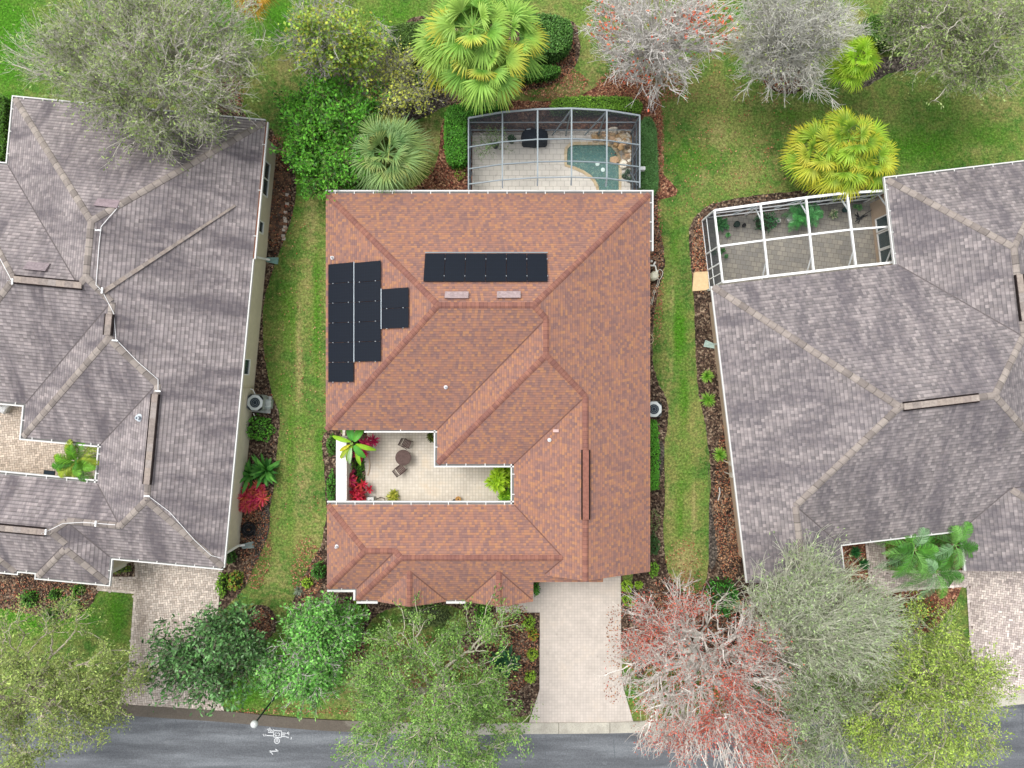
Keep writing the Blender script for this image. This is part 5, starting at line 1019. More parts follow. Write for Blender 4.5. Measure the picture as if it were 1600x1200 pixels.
rosette('grass_plant', 'grey spiky tuft in mulch left of the red roof corner', 'plant', 468, 922, 10, 60, ['7c8a74', '93a08c', '5f6f58'], .03, .4)
bush('shrub', 'yellow green shrub under the stepped white gutter corner', 'shrub', 563, 948, 10, 14, .6, ['7aa82c', '8cb838'])
bush('shrub', 'narrow bright green shrub column at the pale entry walk', 'shrub', 755, 960, 13, 27, .9, ['5c9c2e', '6dae3a', '4b8424'])
bush('ground_shrub', 'wide dull green ground cover under the front gables', 'shrub', 668, 960, 46, 20, .45, ['54683a', '63753f', '46592f', '75804d'], lsize=(.09, .05), flat=.6)
for u, v, r, cl, lab in ((827, 972, 10, ['7aa32c', '8fb53a'], 'top green and yellow shrub along the left side of the pale driveway'), (833, 990, 9, ['8a9a30', 'b0603a', '6f9a2c'], 'red tipped shrub along the left side of the pale driveway'), (832, 1021, 9, ['7aa32c', '98b038'], 'third shrub down the left side of the pale driveway'), (829, 1056, 9, ['8fb53a', '9abf3c'], 'lowest lime shrub on the left side of the pale driveway'), (979, 915, 9, ['86ac2e', '9cc03a'], 'upper lime shrub at the top right of the pale driveway'), (981, 937, 9, ['86ac2e', '74982a'], 'lower lime shrub at the top right of the pale driveway'), (997, 912, 6, ['86ac2e'], 'tiny lime shrub near the garage corner in mulch')):
    bush('shrub', lab, 'shrub', u, v, r, r*1.05, .5, cl, lsize=(.12, .06), group='small shrubs beside the pale driveway')
bush('shrub', 'dark green shrub peeking between the front gable roof and garage driveway', 'shrub', 838, 912, 5, 14, 1.4, ['3c8020', '2c6818', '56982e'], lsize=(.13, .06))
bush('shrub', 'large dark green shrub between red maple and grey green tree, near the lawn tip', 'shrub', 1125, 928, 26, 28, 1.4, ['2c7222', '3d8a2a', '225a1c', '57a038'], lsize=(.16, .07))
bush('shrub', 'second dark shrub under the grey green tree by the tiled roof', 'shrub', 1205, 945, 18, 26, 1.3, ['2d6422', '3f7c2c', '244f1c'], lsize=(.14, .07))
hedge('hedge', 'long narrow green hedge under the right eave of the red roof', [(1012, 660), (1024, 658), (1027, 700), (1026, 762), (1012, 764)], .8, ['4f9026', '60a430', '3d7a1e'], smooth=0)
bush('shrub', 'green shrub under the right eave near the garage end', 'shrub', 1020, 888, 8, 12, .6, ['68992a', '7aad34'])
bush('shrub', 'smooth dark green mound against the right eave of the red roof', 'shrub', 1020, 850, 10, 17, .8, ['3f6e38', '4b7a42', '345e30'], lsize=(.06, .035))
bush('shrub', 'sparse olive shrub against the right eave above the dark mound', 'shrub', 1022, 812, 9, 18, .5, ['5c6e40', '6d7d4a'], n=160, cores=False)
for k, (u, v, r) in enumerate(((1104, 588, 13), (1111, 622, 14), (1124, 710, 14))):
    rosette('spiky_plant', ('upper of the green spiky plants beside the right house wall', 'middle spiky plant with doubled leaf whorls beside the right house wall', 'lowest round spiky plant, alone in brown mulch by the right house wall')[k], 'plant', u, v, r, 90 if k != 1 else 60, ['4c9420', '66ab2c', '3a7a1c', '8cba42'], .055, .4, group='spiky plants along the right house wall', seeds=2 if k == 1 else 1, spread=.16, tipc=['8fb548', 'a9c060'])
tropical = rosette('tropical_plant', 'broad leaved dark green tropical plant above the pink croton', 'plant', 396, 738, 27, 34, ['2f6a2a', '3f8034', '57983f', '245420', '6aaa4a'], .20, .5, droop=.3, tipc=['3c7a30', '5c9a40'], seeds=3, spread=.3)
rosette('croton', 'round pink and orange croton beside the left house wall', 'plant', 390, 783, 13, 40, ['c8285f', 'd8366c', 'e0704c', 'a81f4c', 'd88a48'], .06, .4, seeds=34, spread=.38, tipc=['e0467c', 'c83060', 'e08a5a'], tall=.3)
rosette('yellow_plant', 'yellow tipped plant to the right of the pink croton', 'plant', 417, 775, 9, 40, ['b5a528', 'd0a832', '8a9a28'], .06, .3, tipc=['dfa83a'])
rosette('lily_plant', 'pale leaved plant at the lawn edge next to the tropical plant', 'plant', 420, 738, 10, 24, ['b9a99a', 'd3c4b4', '7d8c58'], .07, .3, droop=.5)
bush('shrub', 'dark green groundcover strip outside the upper end of the white courtyard wall', 'shrub', 519, 695, 8, 18, .5, ['3c6c22', '4e802c'], lsize=(.08, .05)); bush('shrub', 'green groundcover strip outside the lower end of the white courtyard wall', 'shrub', 519, 760, 8, 26, .5, ['3f7a26', '52902e'], lsize=(.08, .05))
for u, v, r, lab in ((1335, 862, 12, 'upper dark green grassy plant in the right entry bed'), (1348, 880, 12, 'lower dark green grassy plant in the right entry bed, at the walk'), (1308, 908, 12, 'dark grassy plant under the right house roof corner')):
    rosette('grass_plant', lab, 'plant', u, v, r, 120, ['1f5a2c', '2c6e34', '3c8040'], .035, .4, group='dark grassy plants by the right entry')
bush('shrub', 'green and red mixed shrub bed in front of the right entry walk', 'shrub', 1420, 958, 42, 26, .5, ['3f5c2c', '5a6e34', '7a3a2c', '4c6a30'], lsize=(.10, .06), flat=.6, fl=(['b8402c', 'c85a3a'], .05))
bush('shrub', 'low green shrub left of the palms inside the right entry notch', 'shrub', 1402, 872, 16, 18, .7, ['3f7a24', '52902c', '2f621c'])
bush('shrub', 'small green weed shrub by the lower left cage corner of the pool', 'shrub', 719, 272, 9, 10, .4, ['6f9030', '83a03a'], n=90, cores=False)
# courtyard planting
def banana():
    root = thing('banana_plant', 'banana plant with big lime paddles over the top of the white courtyard wall', 'plant', P(552, 700)); st = MB(); st.tube([P(552, 700, .05), P(549, 693, 1.9)], [.13, .09], 9, hx('7d9a4a')); st.build('stem', M['bark'], root)
    for (u, v, z, az, L_, W_, cl) in ((548, 690, 2.3, 165, 1.1, .26, '8ab830'), (550, 688, 2.5, 100, 1.0, .40, '4c9838'), (553, 690, 2.5, 60, 1.0, .42, '5aa038'), (556, 694, 2.3, -18, 1.1, .27, '8ab82e'), (550, 697, 2.2, -112, .9, .24, '86aa34'), (546, 697, 2.1, -128, .95, .22, '94a838'), (557, 700, 2.1, -80, 1.0, .24, '8cbc30'), (553, 696, 2.4, -50, .9, .36, '4f9634'), (547, 695, 2.2, -150, .7, .2, 'b4b030'), (549, 700, 2.35, -100, .9, .24, '9db88a')):
        a = math.radians(az); h0 = np.array([math.cos(a), math.sin(a), 0]); sd_ = np.array([-math.sin(a), math.cos(a), 0]); c = P(u, v, z-.3); n = 12; t = np.linspace(0, 1, n); nl = NB()
        R_ = c+h0*(L_*t)[:, None]+np.array([0, 0, 1.])*(L_*(.45*t-.75*t**2))[:, None]; wd = W_*np.sin(np.clip(t*.95+.04, 0, 1)*math.pi)**.6*.5; col = hx(cl)
        for sg in (-1, 1):
            e = R_+sd_*sg*wd[:, None]+np.array([0, 0, .05]); V = np.concatenate([R_, e]); k = np.arange(n-1); F = np.stack([k, k+1, k+1+n, k+n], 1); nl.add(V, F, np.concatenate([np.tile(col*1.15, (n, 1)), np.tile(col*(.95+.1*np.sin(t*50))[:, None], (1, 1))]))
        nl.build('leaf', M['leaf'], root)
banana()
TI = ['a8184c', 'c42860', '8c1440', 'd84070']
rosette('ti_plant', 'magenta cordyline at the top of the courtyard bed, right of the banana', 'plant', 579, 690, 12, 30, TI, .08, .4, seeds=4, spread=.15, z0=.1, tall=.9)
rosette('ti_plant', 'small pink cordyline sprawling below the banana leaf in the courtyard', 'plant', 568, 707, 10, 20, TI, .06, .4, seeds=4, spread=.28, z0=.1, tall=.5)
rosette('ti_plant', 'pink cordyline halfway down the white courtyard wall', 'plant', 552, 746, 12, 28, TI+['d86a58'], .08, .4, seeds=4, spread=.16, z0=.1, tall=.8)
rosette('ti_plant', 'largest crimson cordyline clump in the lower courtyard bed', 'plant', 562, 770, 11, 24, ['b82038', 'd03848', 'c82850', 'c85040', '8f1a30'], .07, .4, seeds=13, spread=.36, z0=.1, tall=.9)
bush('shrub', 'lime round leaved shrub against the inner face of the courtyard wall', 'shrub', 545, 730, 7, 14, .9, ['86bc2c', '99cc38'], lsize=(.13, .11)); bush('shrub', 'dark green filler shrub at the curved courtyard bed edge', 'shrub', 563, 724, 8, 15, .4, ['3f7a20', '548e28']); bush('shrub', 'dark green filler shrub among the crimson cordylines', 'shrub', 563, 752, 7, 16, .4, ['35661f', '4a7c28'])
rosette('potted_plant', 'variegated yellow plant at the lower courtyard gutter', 'plant', 616, 778, 11, 40, ['a9ad3c', '7f9230', 'c4c060'], .06, .4, seeds=4, spread=.14, z0=.05)
rosette('potted_plant', 'small dark plant in the upper right courtyard corner beside the gutter', 'plant', 676, 684, 7, 26, ['4a5a20', '7d8a2c', '2f3f18'], .05, .3, seeds=3, spread=.1, z0=.05)
rosette('palm_clump', 'lime green leafy clump in the right end of the courtyard', 'plant', 781, 745, 16, 44, ['9cc824', 'b0d832', '84b01e', '5f8c1c'], .09, .6, seeds=11, spread=.42, z0=.05, tall=.7, tipc=['b9d838', 'a4cc30'])
rosette('palm_clump', 'green leafy clump in the lower right courtyard corner', 'plant', 794, 778, 12, 40, ['7fb424', '639a20', '9cc834'], .07, .4, seeds=4, spread=.2, z0=.05, tall=.3)
bush('shrub', 'dark green base shrub between the two lime courtyard clumps', 'shrub', 792, 760, 8, 14, .5, ['2c4a18', '3c5e1e'], z0=.05)
# ---------------- courtyard, patio and yard objects ----------------
b = MB(); z = 1.55; V = []
px = [(526.5, 684), (540.5, 684), (541, 788), (527.5, 788)]
T = [P(u, v, z) for u, v in px]; Bt = [np.array([p[0], p[1], 0]) for p in T]
b.add(T+Bt, [(3, 2, 1, 0), (0, 1, 5, 4), (1, 2, 6, 5), (2, 3, 7, 6), (3, 0, 4, 7)], hx('c9c6be')); b.box((T[0]+T[2])/2+(0, 0, .04), (.56, abs(T[0][1]-T[2][1])-.02, .08), 0, hx('ecebe8'))
tag(b.build('garden_wall', M['attr'], base=P(534, 736)), 'thick white painted courtyard wall closing the left side of the courtyard', 'wall')
BR = hx('5a4a46')
def table(u, v):
    c = P(u, v, .05); r = thing('round_table', 'round brown slatted garden table in the courtyard', 'table', c); b = MB(); n = 28; R_ = .43
    b.lathe(c+(0, 0, .68), [(R_, 0), (R_+.01, .02), (R_, .045), (R_-.05, .045)], 28, BR); b.build('table_top', M['attr_n'], r)
    b = MB()
    for k in range(-6, 7): x = k*.063; L_ = math.sqrt(max(.02, R_**2-x*x))*.97; b.box(c+(x, 0, .732), (.046, 2*L_, .012), 0, BR*1.15)
    b.build('slats', M['attr_n'], r)
    for a in (.6, 2.2, 3.75, 5.3): b = MB(); b.tube([c+(math.cos(a)*.36, math.sin(a)*.36, 0), c+(math.cos(a)*.22, math.sin(a)*.22, .35), c+(math.cos(a)*.30, math.sin(a)*.30, .69)], .018, 6, BR*.8); b.build('leg', M['attr'], r)
table(633, 713)
def chair(u, v, rz, lab):
    c = P(u, v, .05); r = thing('folding_chair', lab, 'chair', c, 'folding chairs at the round courtyard table'); ca, sa = math.cos(rz), math.sin(rz)
    W = lambda x, y, z: c+(x*ca-y*sa, x*sa+y*ca, z)
    b = MB()
    for k in range(6): b.bar(W(-.19+k*.075, -.20, .44), W(-.19+k*.075, .20, .44), .06, .02, BR*1.05)
    b.build('seat', M['attr_n'], r); b = MB(); b.bar(W(-.34, -.22, .84), W(-.34, .22, .84), .05, .06, BR*.7); b.bar(W(-.31, -.2, .70), W(-.31, .2, .70), .03, .05, BR*.8); b.bar(W(-.28, -.2, .57), W(-.28, .2, .57), .03, .05, BR*.8); b.build('backrest', M['attr'], r)
    for s in (-1, 1):
        b = MB(); b.bar(W(.22, s*.21, 0), W(-.35, s*.21, .86), .03, .03, BR*.75); b.build('leg', M['attr'], r); b = MB(); b.bar(W(-.24, s*.18, 0), W(.20, s*.18, .43), .03, .03, BR*.75); b.build('leg', M['attr'], r)
        b = MB(); b.bar(W(-.22, s*.23, .62), W(.18, s*.23, .60), .04, .025, BR*.75); b.build('armrest', M['attr'], r)
chair(637, 692.5, math.radians(-28)+0, 'brown folding chair above the round courtyard table'); chair(628, 732, math.radians(38), 'brown folding chair below and left of the round courtyard table')
def pot(name, lab, u, v, r, h, col, z0=.1, plant=None, cat='pot'):
    c = P(u, v, z0); t = thing(name, lab, cat, c); b = MB(); b.lathe(c, [(r*.7, 0), (r*.95, h*.8), (r, h), (r*.88, h), (r*.85, h*.85)], 18, hx(col)); b.build('pot', M['attr_n'], t)
    b = MB(); b.lathe(c+(0, 0, h*.80), [(r*.84, 0), (.01, .02)], 14, hx('2b211b')); b.build('soil', M['attr'], t); return t
pot('garden_pot', 'tan round pot at the lower courtyard gutter', 716.5, 779, .17, .3, 'b58c55', .05); b = MB(); b.lathe(P(710, 783, .05), [(.09, 0), (.13, .12), (.12, .22), (.06, .23)], 12, hx('24282c')); tag(b.build('dark_pot', M['attr'], base=P(710, 783)), 'small black pot next to the tan courtyard pot', 'pot')
b = MB(); b.box(P(579.5, 781, .35), (.36, .34, .6), 0, hx('a9adab')); b.box(P(579.5, 781, .67), (.30, .28, .04), 0, hx('c9cbc9')); b.lathe(P(579, 782, .69), [(.06, 0), (.06, .03)], 10, hx('7c807e')); b.tube([P(588, 780, .3), P(595, 777, .1), P(601, 779, .08), P(602, 786, .08)], .022, 6, hx('4c4038')); tag(b.build('utility_box', M['attr'], base=P(579, 781)), 'small grey utility box with a dark hose beside the crimson cordylines', 'utility box')
b = MB(); pts = [P(574.5+3*math.sin(t*math.pi), 709+t*34, .12) for t in np.linspace(0, 1, 12)]; b.tube(pts, .03, 5, hx('b9a58c')); tag(b.build('bed_edging', M['attr'], base=P(575, 725)), 'curved pale edging strip of the courtyard planting bed', 'edging')
# pool deck things
c = P(835, 220, .1); r = thing('grill', 'black covered barbecue grill on the pale pool deck', 'grill', c); n = 24; V = []; prof = [(1.0, 0), (1.02, .3), (.97, .75), (.86, .98), (.55, 1.12), (.1, 1.16)]
gr = MB(); V = []
for s, z in prof:
    for a in np.linspace(0, 2*math.pi, n, endpoint=False):
        ca, sa = math.cos(a), math.sin(a); k = (abs(ca)**3.2+abs(sa)**3.2)**(-1/3.2); w_ = 1+.05*math.sin(a*7)*(1.2-z); V.append(c+(ca*k*.72*s*w_, sa*k*.42*s*w_+.03*math.sin(a*3), z+.03*math.sin(a*5)*(z > .5)))
gr.add(V, [(i*n+j, i*n+(j+1) % n, (i+1)*n+(j+1) % n, (i+1)*n+j) for i in range(5) for j in range(n)]+[tuple(5*n+j for j in range(n))], hx('242a33')); gr.build('cover', M['attr_n'], r, smooth=True)
for sx in (-1, 1): b = MB(); b.box(c+(sx*.5, 0, .06), (.1, .5, .12), 0, hx('15171a')); b.build('wheel', M['attr'], r)
b = MB(); b.bar(c+(-.46, .26, 1.02), c+(-.24, .29, 1.05), .06, .05, hx('9aa3a8')); b.build('cover_strap', M['attr'], r)
pot('planter', 'dark pot of a wispy shrub, leftmost on the pool deck', 774.5, 229, .20, .35, '3a3f3c'); tree('wispy_plant', 'wispy thin leaved plant growing from the leftmost deck pot', 'plant', (774.5, 229), [(772, 222, 11, 11, .7, 1.4), (764, 208, 5, 8, .9, 1.6)], .4, 60, .025, .006, '6a7a4a', ['6d8a52', '86a068', '5a7644'], 420, (.10, .04), 3, .2, .004, fork=(774.5, 229, .4))
bush('potted_shrub', 'round dark green potted shrub between the wispy plant and the grill', 'potted shrub', 799, 219, 6.5, 6.5, .6, ['3f6240', '4e7450', '33523a'], lsize=(.07, .04), z0=.1, n=260)
for u, v, lab in ((975, 276, 'upper grey green ball shrub in the pot near the right pool screen'), (982, 281, 'lower grey green ball shrub near the right pool screen'), (980, 269, 'flat grey planter plant below the rock waterfall')):
    bush('potted_shrub', lab, 'potted shrub', u, v, 4.3, 4.3, .35, ['55705a', '6b8468', '45604c'], lsize=(.06, .035), z0=.1, n=130, group='grey green potted shrubs beside the pool')
wf = thing('rock_waterfall', 'stacked tan and cream rock waterfall at the right rear of the pool', 'rock waterfall', P(970, 232, .1)); pth = spline([(932, 214), (948, 214), (966, 212), (980, 216), (984, 228), (981, 244), (976, 256)], 12, False); cr = ['b59a78', 'a08a6c', 'c9b596', '9a8a76', 'e0d8c8', 'd9cfbe', 'a98a62', 'c0a080']
for k in range(96):
    t = rng.random(); q = pth[int(t*(len(pth)-1))]; wv = 9 if q[0] > 955 else 5; u, v = q[0]+rng.normal()*wv*.55, q[1]+rng.normal()*wv*.5; s = .16+.15*rng.random(); z = .12+(.75 if u > 955 and v < 246 else .25)*math.exp(-((u-969)/14)**2-((v-226)/14)**2)+rng.random()*.08
    g = rng.normal(size=(14, 3)); g /= np.linalg.norm(g, axis=1, keepdims=True); import bmesh
    bmh = bmesh.new()
    for p in g: bmh.verts.new(p*s*np.array([1.15, .9, .8])*(.8+.4*rng.random()))
    bmesh.ops.convex_hull(bmh, input=bmh.verts); loose = [v_ for v_ in bmh.verts if not v_.link_faces]; bmesh.ops.delete(bmh, geom=loose, context='VERTS')
    bmh.verts.ensure_lookup_table(); bmh.verts.index_update(); cc = P(u, v, z); V = [cc+np.array(v_.co) for v_ in bmh.verts]; F = [[v_.index for v_ in f_.verts] for f_ in bmh.faces]; bmh.free()
    mesh('rock', V, F, M['attr_n'], wf, col=np.tile(hx(random.choice(cr))*(.85+.3*rng.random()), (len(V), 1)))
rosette('grass_plant', 'olive grass tuft at the left foot of the rock waterfall', 'plant', 937, 213, 5, 30, ['6d7048', '8a8a58'], .03, .3, z0=.2)
b = MB(); b.box(P(1003.5, 264, 1.4), (.28, .18, .3), 0, hx('c5c9c9')); b.bar(P(1000, 264, 1.4), P(1003, 264, 1.4), .05, .05, hx('9aa0a2')); tag(b.build('outdoor_speaker', M['attr'], base=P(1003.5, 264, 1.4)), 'small pale box fixed on the right outer side of the pool cage', 'box')
# patio of the right house
for u, v, rr, h, col, lab in ((1149, 352, .17, .35, '24342c', 'dark green pot at the left of the white screened patio'), (1213, 346.5, .14, .35, 'b9b9b4', 'smaller white rimmed pot in the white screened patio'), (1232, 344, .25, .45, 'c9c9c4', 'largest white rimmed pot in the white screened patio'), (1318, 329, .15, .3, '2c4a44', 'teal glazed pot beside the variegated patio plant'), (1161, 353, .10, .25, '1c1e1f', 'small black pot in the left of the screened patio')):
    pot('garden_pot', lab, u, v, rr, h, col, .06)
for u, v, r_, n_, cl, lab in ((1124, 350, 13, 3, ['35703a', '4a8a48'], 'leafy green potted plant in the left corner of the white screened patio'), (1131, 364, 6, 2, ['4a8a48', '5c9c58'], 'round leaved plant below the left corner plant of the screened patio'), (1118, 395, 7, 2, ['3f6a34'], 'dark plant against the left side wall of the screened patio'), (1129, 402, 5, 2, ['4a7a48'], 'small plant at the lower left of the screened patio floor'), (1337, 328, 7, 2, ['4a8a48', '6a9c58'], 'small leafy pot plant at the right of the screened patio')):
    rosette('potted_plant', lab, 'plant', u, v, r_*.8, 30, cl, .10, .4, seeds=n_, spread=.15, z0=.06, tall=.3)
rosette('potted_plant', 'variegated cream and green plant in the screened patio', 'plant', 1299, 335, 9, 36, ['a9b08a', 'd0d0b0', '4f7a44'], .07, .4, seeds=3, spread=.14, z0=.06, tall=.4)
bush('potted_shrub', 'bushy fern in the middle left of the white screened patio', 'potted plant', 1193, 349, 16, 15, 1.3, ['2f6a38', '3f7e44', '25562e'], lsize=(.14, .05), z0=.06)
feather_palm('palm_tree', 'feathery potted palm behind the white pots of the screened patio', [(1250, 336, 1.1)], 22, 1.0, ['2f7a34', '4a9a48', '3a8838'], (1250, 336), low=-.1, pinna=.24, npn=26, tr=.04)
feather_palm('palm_tree', 'second feathery potted palm, right of the first one in the screened patio', [(1270, 334, 1.0)], 16, .85, ['3a8040', '58a058'], (1270, 334), low=-.1, pinna=.2, npn=24, tr=.04)
b = MB(); 
for k in range(7): a = P(1340+random.uniform(-6, 6), 343+random.uniform(-6, 6), .1+random.random()*.3); b.bar(a, a+(random.uniform(-.3, .4), random.uniform(-.1, .35), random.uniform(-.1, .4)), .05, .04, hx('1d1f21'))
b.bar(P(1338, 343, .3), P(1362, 328, .5), .03, .03, hx('1d1f21')); tag(b.build('garden_tools', M['attr'], base=P(1340, 343)), 'jumble of black garden gear at the right of the screened patio', 'garden gear')
# air conditioners
def ac(u, v, rz, lab, size=.82, pad=True, cut=True):
    c = P(u, v, .1); t = thing('air_conditioner', lab, 'air conditioner', c); b = MB(); s = size; h = .85; ca, sa = math.cos(rz), math.sin(rz)
    W = lambda x, y, z: c+np.array([x*ca-y*sa, x*sa+y*ca, z]); oc = [(-.5, -.36), (-.36, -.5), (.36, -.5), (.5, -.36), (.5, .36), (.36, .5), (-.36, .5), (-.5, .36)]
    V = [W(x*s, y*s, z) for z in (0, h) for x, y in oc]; b.add(V, [(i, (i+1) % 8, (i+1) % 8+8, i+8) for i in range(8)], hx('8f9694'))
    for k in range(9):
        z0 = .08+k*.085; V2 = [W(x*s*1.015, y*s*1.015, z) for z in (z0, z0+.03) for x, y in oc]; b.add(V2, [(i, (i+1) % 8, (i+1) % 8+8, i+8) for i in range(8)], hx('b4bab8'))
    b.build('cabinet', M['attr'], t); b = MB(); n = 24; o = [W(x*s, y*s, h) for x, y in oc]; ci = [W(math.cos(a)*s*.33, math.sin(a)*s*.33, h+.01) for a in np.linspace(0, 2*math.pi, n, endpoint=False)+math.radians(22.5)]
    V = [W(math.cos(a)*s*.36*(1/max(abs(math.cos(a)), abs(math.sin(a)), .72*(abs(math.cos(a))+abs(math.sin(a)))))*1.36, math.sin(a)*s*.36*(1/max(abs(math.cos(a)), abs(math.sin(a)), .72*(abs(math.cos(a))+abs(math.sin(a)))))*1.36, h) for a in np.linspace(0, 2*math.pi, n, endpoint=False)+math.radians(22.5)]
    b.add(V+ci, [(i, (i+1) % n, (i+1) % n+n, i+n) for i in range(n)], hx('bcc3c2')); b.build('top_panel', M['attr'], t)
    b = MB(); b.lathe(W(0, 0, h-.22), [(s*.33, 0), (s*.33, .2)], 20, hx('26313a')); b.lathe(W(0, 0, h-.21), [(s*.33, 0), (.01, .002)], 20, hx('1d262e'))
    for k in range(4): a = k*math.pi/2+.5; b.add([W(0, 0, h-.1), W(math.cos(a)*s*.3, math.sin(a)*s*.3, h-.14), W(math.cos(a+.6)*s*.31, math.sin(a+.6)*s*.31, h-.08)], [(0, 1, 2)], hx('aeb8bd') if k % 2 else hx('47545e'))
    b.lathe(W(0, 0, h-.1), [(.08, 0), (.05, .05)], 10, hx('6b757c')); b.build('fan', M['attr'], t)
    b = MB()
    for q in (.11, .2, .28):
        pts = [W(math.cos(a)*s*q*1.15, math.sin(a)*s*q*1.15, h+.02) for a in np.linspace(0, 2*math.pi, 18)]; b.tube(pts, .006, 4, hx('9aa4a8'))
    b.build('fan_guard', M['attr'], t); return t
b = MB(); b.box(P(409, 631.5, .06), (1.05, .95, .12), -.095, hx('a5a9a6')); tag(b.build('concrete_pad', M['attr_n'], base=P(409, 631.5)), 'pale concrete pad under the left air conditioner', 'concrete pad')
ac(407, 628.5, -.1, 'grey air conditioner on a pale pad by the cream wall of the left house', .86); b = MB(); b.box(P(419, 631, .3), (.42, .5, .45), -.095, hx('8b9491'))
for k in range(5): b.box(P(419, 627+k*2, .55)-(0, 0, .0), (.36, .03, .05), -.095, hx('b0b7b3'))
tag(b.build('pool_heater', M['attr'], base=P(419, 631)), 'low grey louvred equipment box right of the left air conditioner', 'equipment box')
b = MB(); b.tube([P(389, 607, .6), P(395, 609, .5), P(398.5, 616, .45), P(399, 621, .45)], .035, 8, hx('e8e8e6')); tag(b.build('conduit', M['attr'], base=P(395, 612)), 'white curved conduit pipe from the wall to the left air conditioner', 'pipe'); b = MB(); b.bar(P(396, 646, .4), P(400, 654, .1), .05, .05, hx('e8e8e6')); tag(b.build('white_pipe', M['attr'], base=P(397, 648)), 'short white pipe between the air conditioner and round shrub', 'pipe')
ac(1017, 638.5, 0, 'pale grey air conditioner half under the right eave of the red roof', .86)
# irrigation equipment on the right of the red house
t = thing('irrigation_pump', 'white pipes and round tank of the irrigation pump beside the red roof', 'water equipment', P(1021, 422)); wp = hx('eceae4')
b = MB(); b.lathe(P(1019.5, 433, .05), [(.22, 0), (.24, .1), (.24, .55), (.15, .68), (.05, .7)], 18, hx('dcd9c4')); b.build('tank', M['attr_n'], t)
b = MB(); b.tube([P(1015, 415, .4), P(1020, 415, .45), P(1024, 415.5, .45), P(1025.5, 423, .4), P(1026, 430, .3)], .045, 8, wp); b.build('pipe', M['attr'], t); b = MB(); b.tube([P(1021, 415, .45), P(1024, 409, .5)], .045, 8, wp); b.build('pipe', M['attr'], t); b = MB(); b.lathe(P(1017.5, 408.5, .2), [(.06, 0), (.07, .1), (.03, .16)], 10, wp); b.build('valve_cap', M['attr'], t)
b = MB(); b.box(P(1026, 424.5, .4), (.13, .13, .16), .3, hx('dddcd0')); b.box(P(1026, 435, .3), (.12, .10, .12), .1, hx('d8b9b0')); b.build('valve_box', M['attr'], t)
b = MB(); hs_ = spline([(1027, 425), (1031, 421), (1035.5, 425), (1034, 432), (1030, 437), (1027, 431), (1026.5, 426)], 6, False); b.tube([P(u, v, .12) for u, v in hs_], .016, 5, hx('d9d6c8')); hs_ = spline([(1030, 437), (1029.5, 443), (1025, 452), (1022, 460), (1020, 470), (1018, 476)], 5, False); b.tube([P(u, v, .05) for u, v in hs_], .016, 5, hx('d9d6c8')); b.tube([P(u-2.3, v, .05) for u, v in hs_], .016, 5, hx('cfccbe'))
tag(b.build('garden_hose', M['attr'], base=P(1029, 440)), 'thin pale garden hose looping out of the irrigation pump', 'hose')
b = MB(); b.tube([P(u, v, .04) for u, v in spline([(1013, 522), (1018, 524), (1021, 530), (1019, 536), (1014, 538)], 5, False)], .02, 5, hx('c9c39c')); tag(b.build('garden_hose', M['attr'], base=P(1018, 530)), 'short pale hose loop beside the eave, below the irrigation pump', 'hose')
b = MB(); b.box(P(1017.5, 702, .12), (.14, .05, .1), 0, hx('eeeeee')); b.bar(P(1018.5, 700, .12), P(1018.5, 704, .12), .03, .03, hx('eeeeee')); tag(b.build('sprinkler_valve', M['attr'], base=P(1018, 702)), 'tiny white sprinkler fitting on the long hedge by the red roof', 'sprinkler')
b = MB(); b.tube([P(1028+2.6*math.cos(a), 717+2.4*math.sin(a), .05) for a in np.linspace(0, 6, 14)], .02, 5, hx('6d6a66')); tag(b.build('hose_ring', M['attr'], base=P(1028, 717)), 'small grey ring lying on dark soil by the long hedge', 'ring')
b = MB(); b.tube([P(u, v, .08) for u, v in ((1124, 762), (1125, 770), (1122, 782))], .035, 6, hx('b9b6b2')); tag(b.build('fallen_branch', M['attr'], base=P(1124, 770)), 'pale fallen branch lying in the mulch by the right house', 'branch')
# coil of black tubing
nb = MB(); 
for k in range(16):
    cx, cy = 389+rng.normal()*1.6, 828+rng.normal()*1.6; r_ = 4.5+rng.random()*5.5; ph = rng.random()*6; el = .75+.4*rng.random(); nb.tube([P(cx+r_*math.cos(a+ph), cy+r_*el*math.sin(a+ph), .06+.03*k*.6+.02*math.sin(a*3)) for a in np.linspace(0, 5.7, 22)], .022, 5, hx('1f2022' if k % 4 else '45464a'))
nb.tube([P(u, v, .08) for u, v in ((380, 832), (372, 832), (370, 826), (374, 821), (381, 822))], .02, 5, hx('232426')); tag(nb.build('hose_coil', M['attr'], base=P(389, 828)), 'messy coil of black tubing in the mulch below the pink croton', 'tube coil')
# brick strip by the left house
bb = MB(); o = P(436, 322, 0); ang = -.095
for i in range(-2, 3):
    for j in range(-11, 12):
        if rng.random() < .08: continue
        x, y = i*.205+(j % 2)*.05, j*.165; q = o+np.array([x*math.cos(ang)-y*math.sin(ang), x*math.sin(ang)+y*math.cos(ang), .055]); lt = (i == 2 and j < 7 and rng.random() < .65)
        bb.box(q, (.19, .15, .05), ang+rng.normal()*.04, hx('b5aca2') if lt else hx(random.choice(['4d3d34', '5f4a3d', '6b5446', '544740', '7a5c49']))*(.9+.2*rng.random()))
tag(bb.build('brick_strip', M['attr_n'], base=o), 'weathered brown brick strip with a few pale bricks beside the left house', 'brick paving')
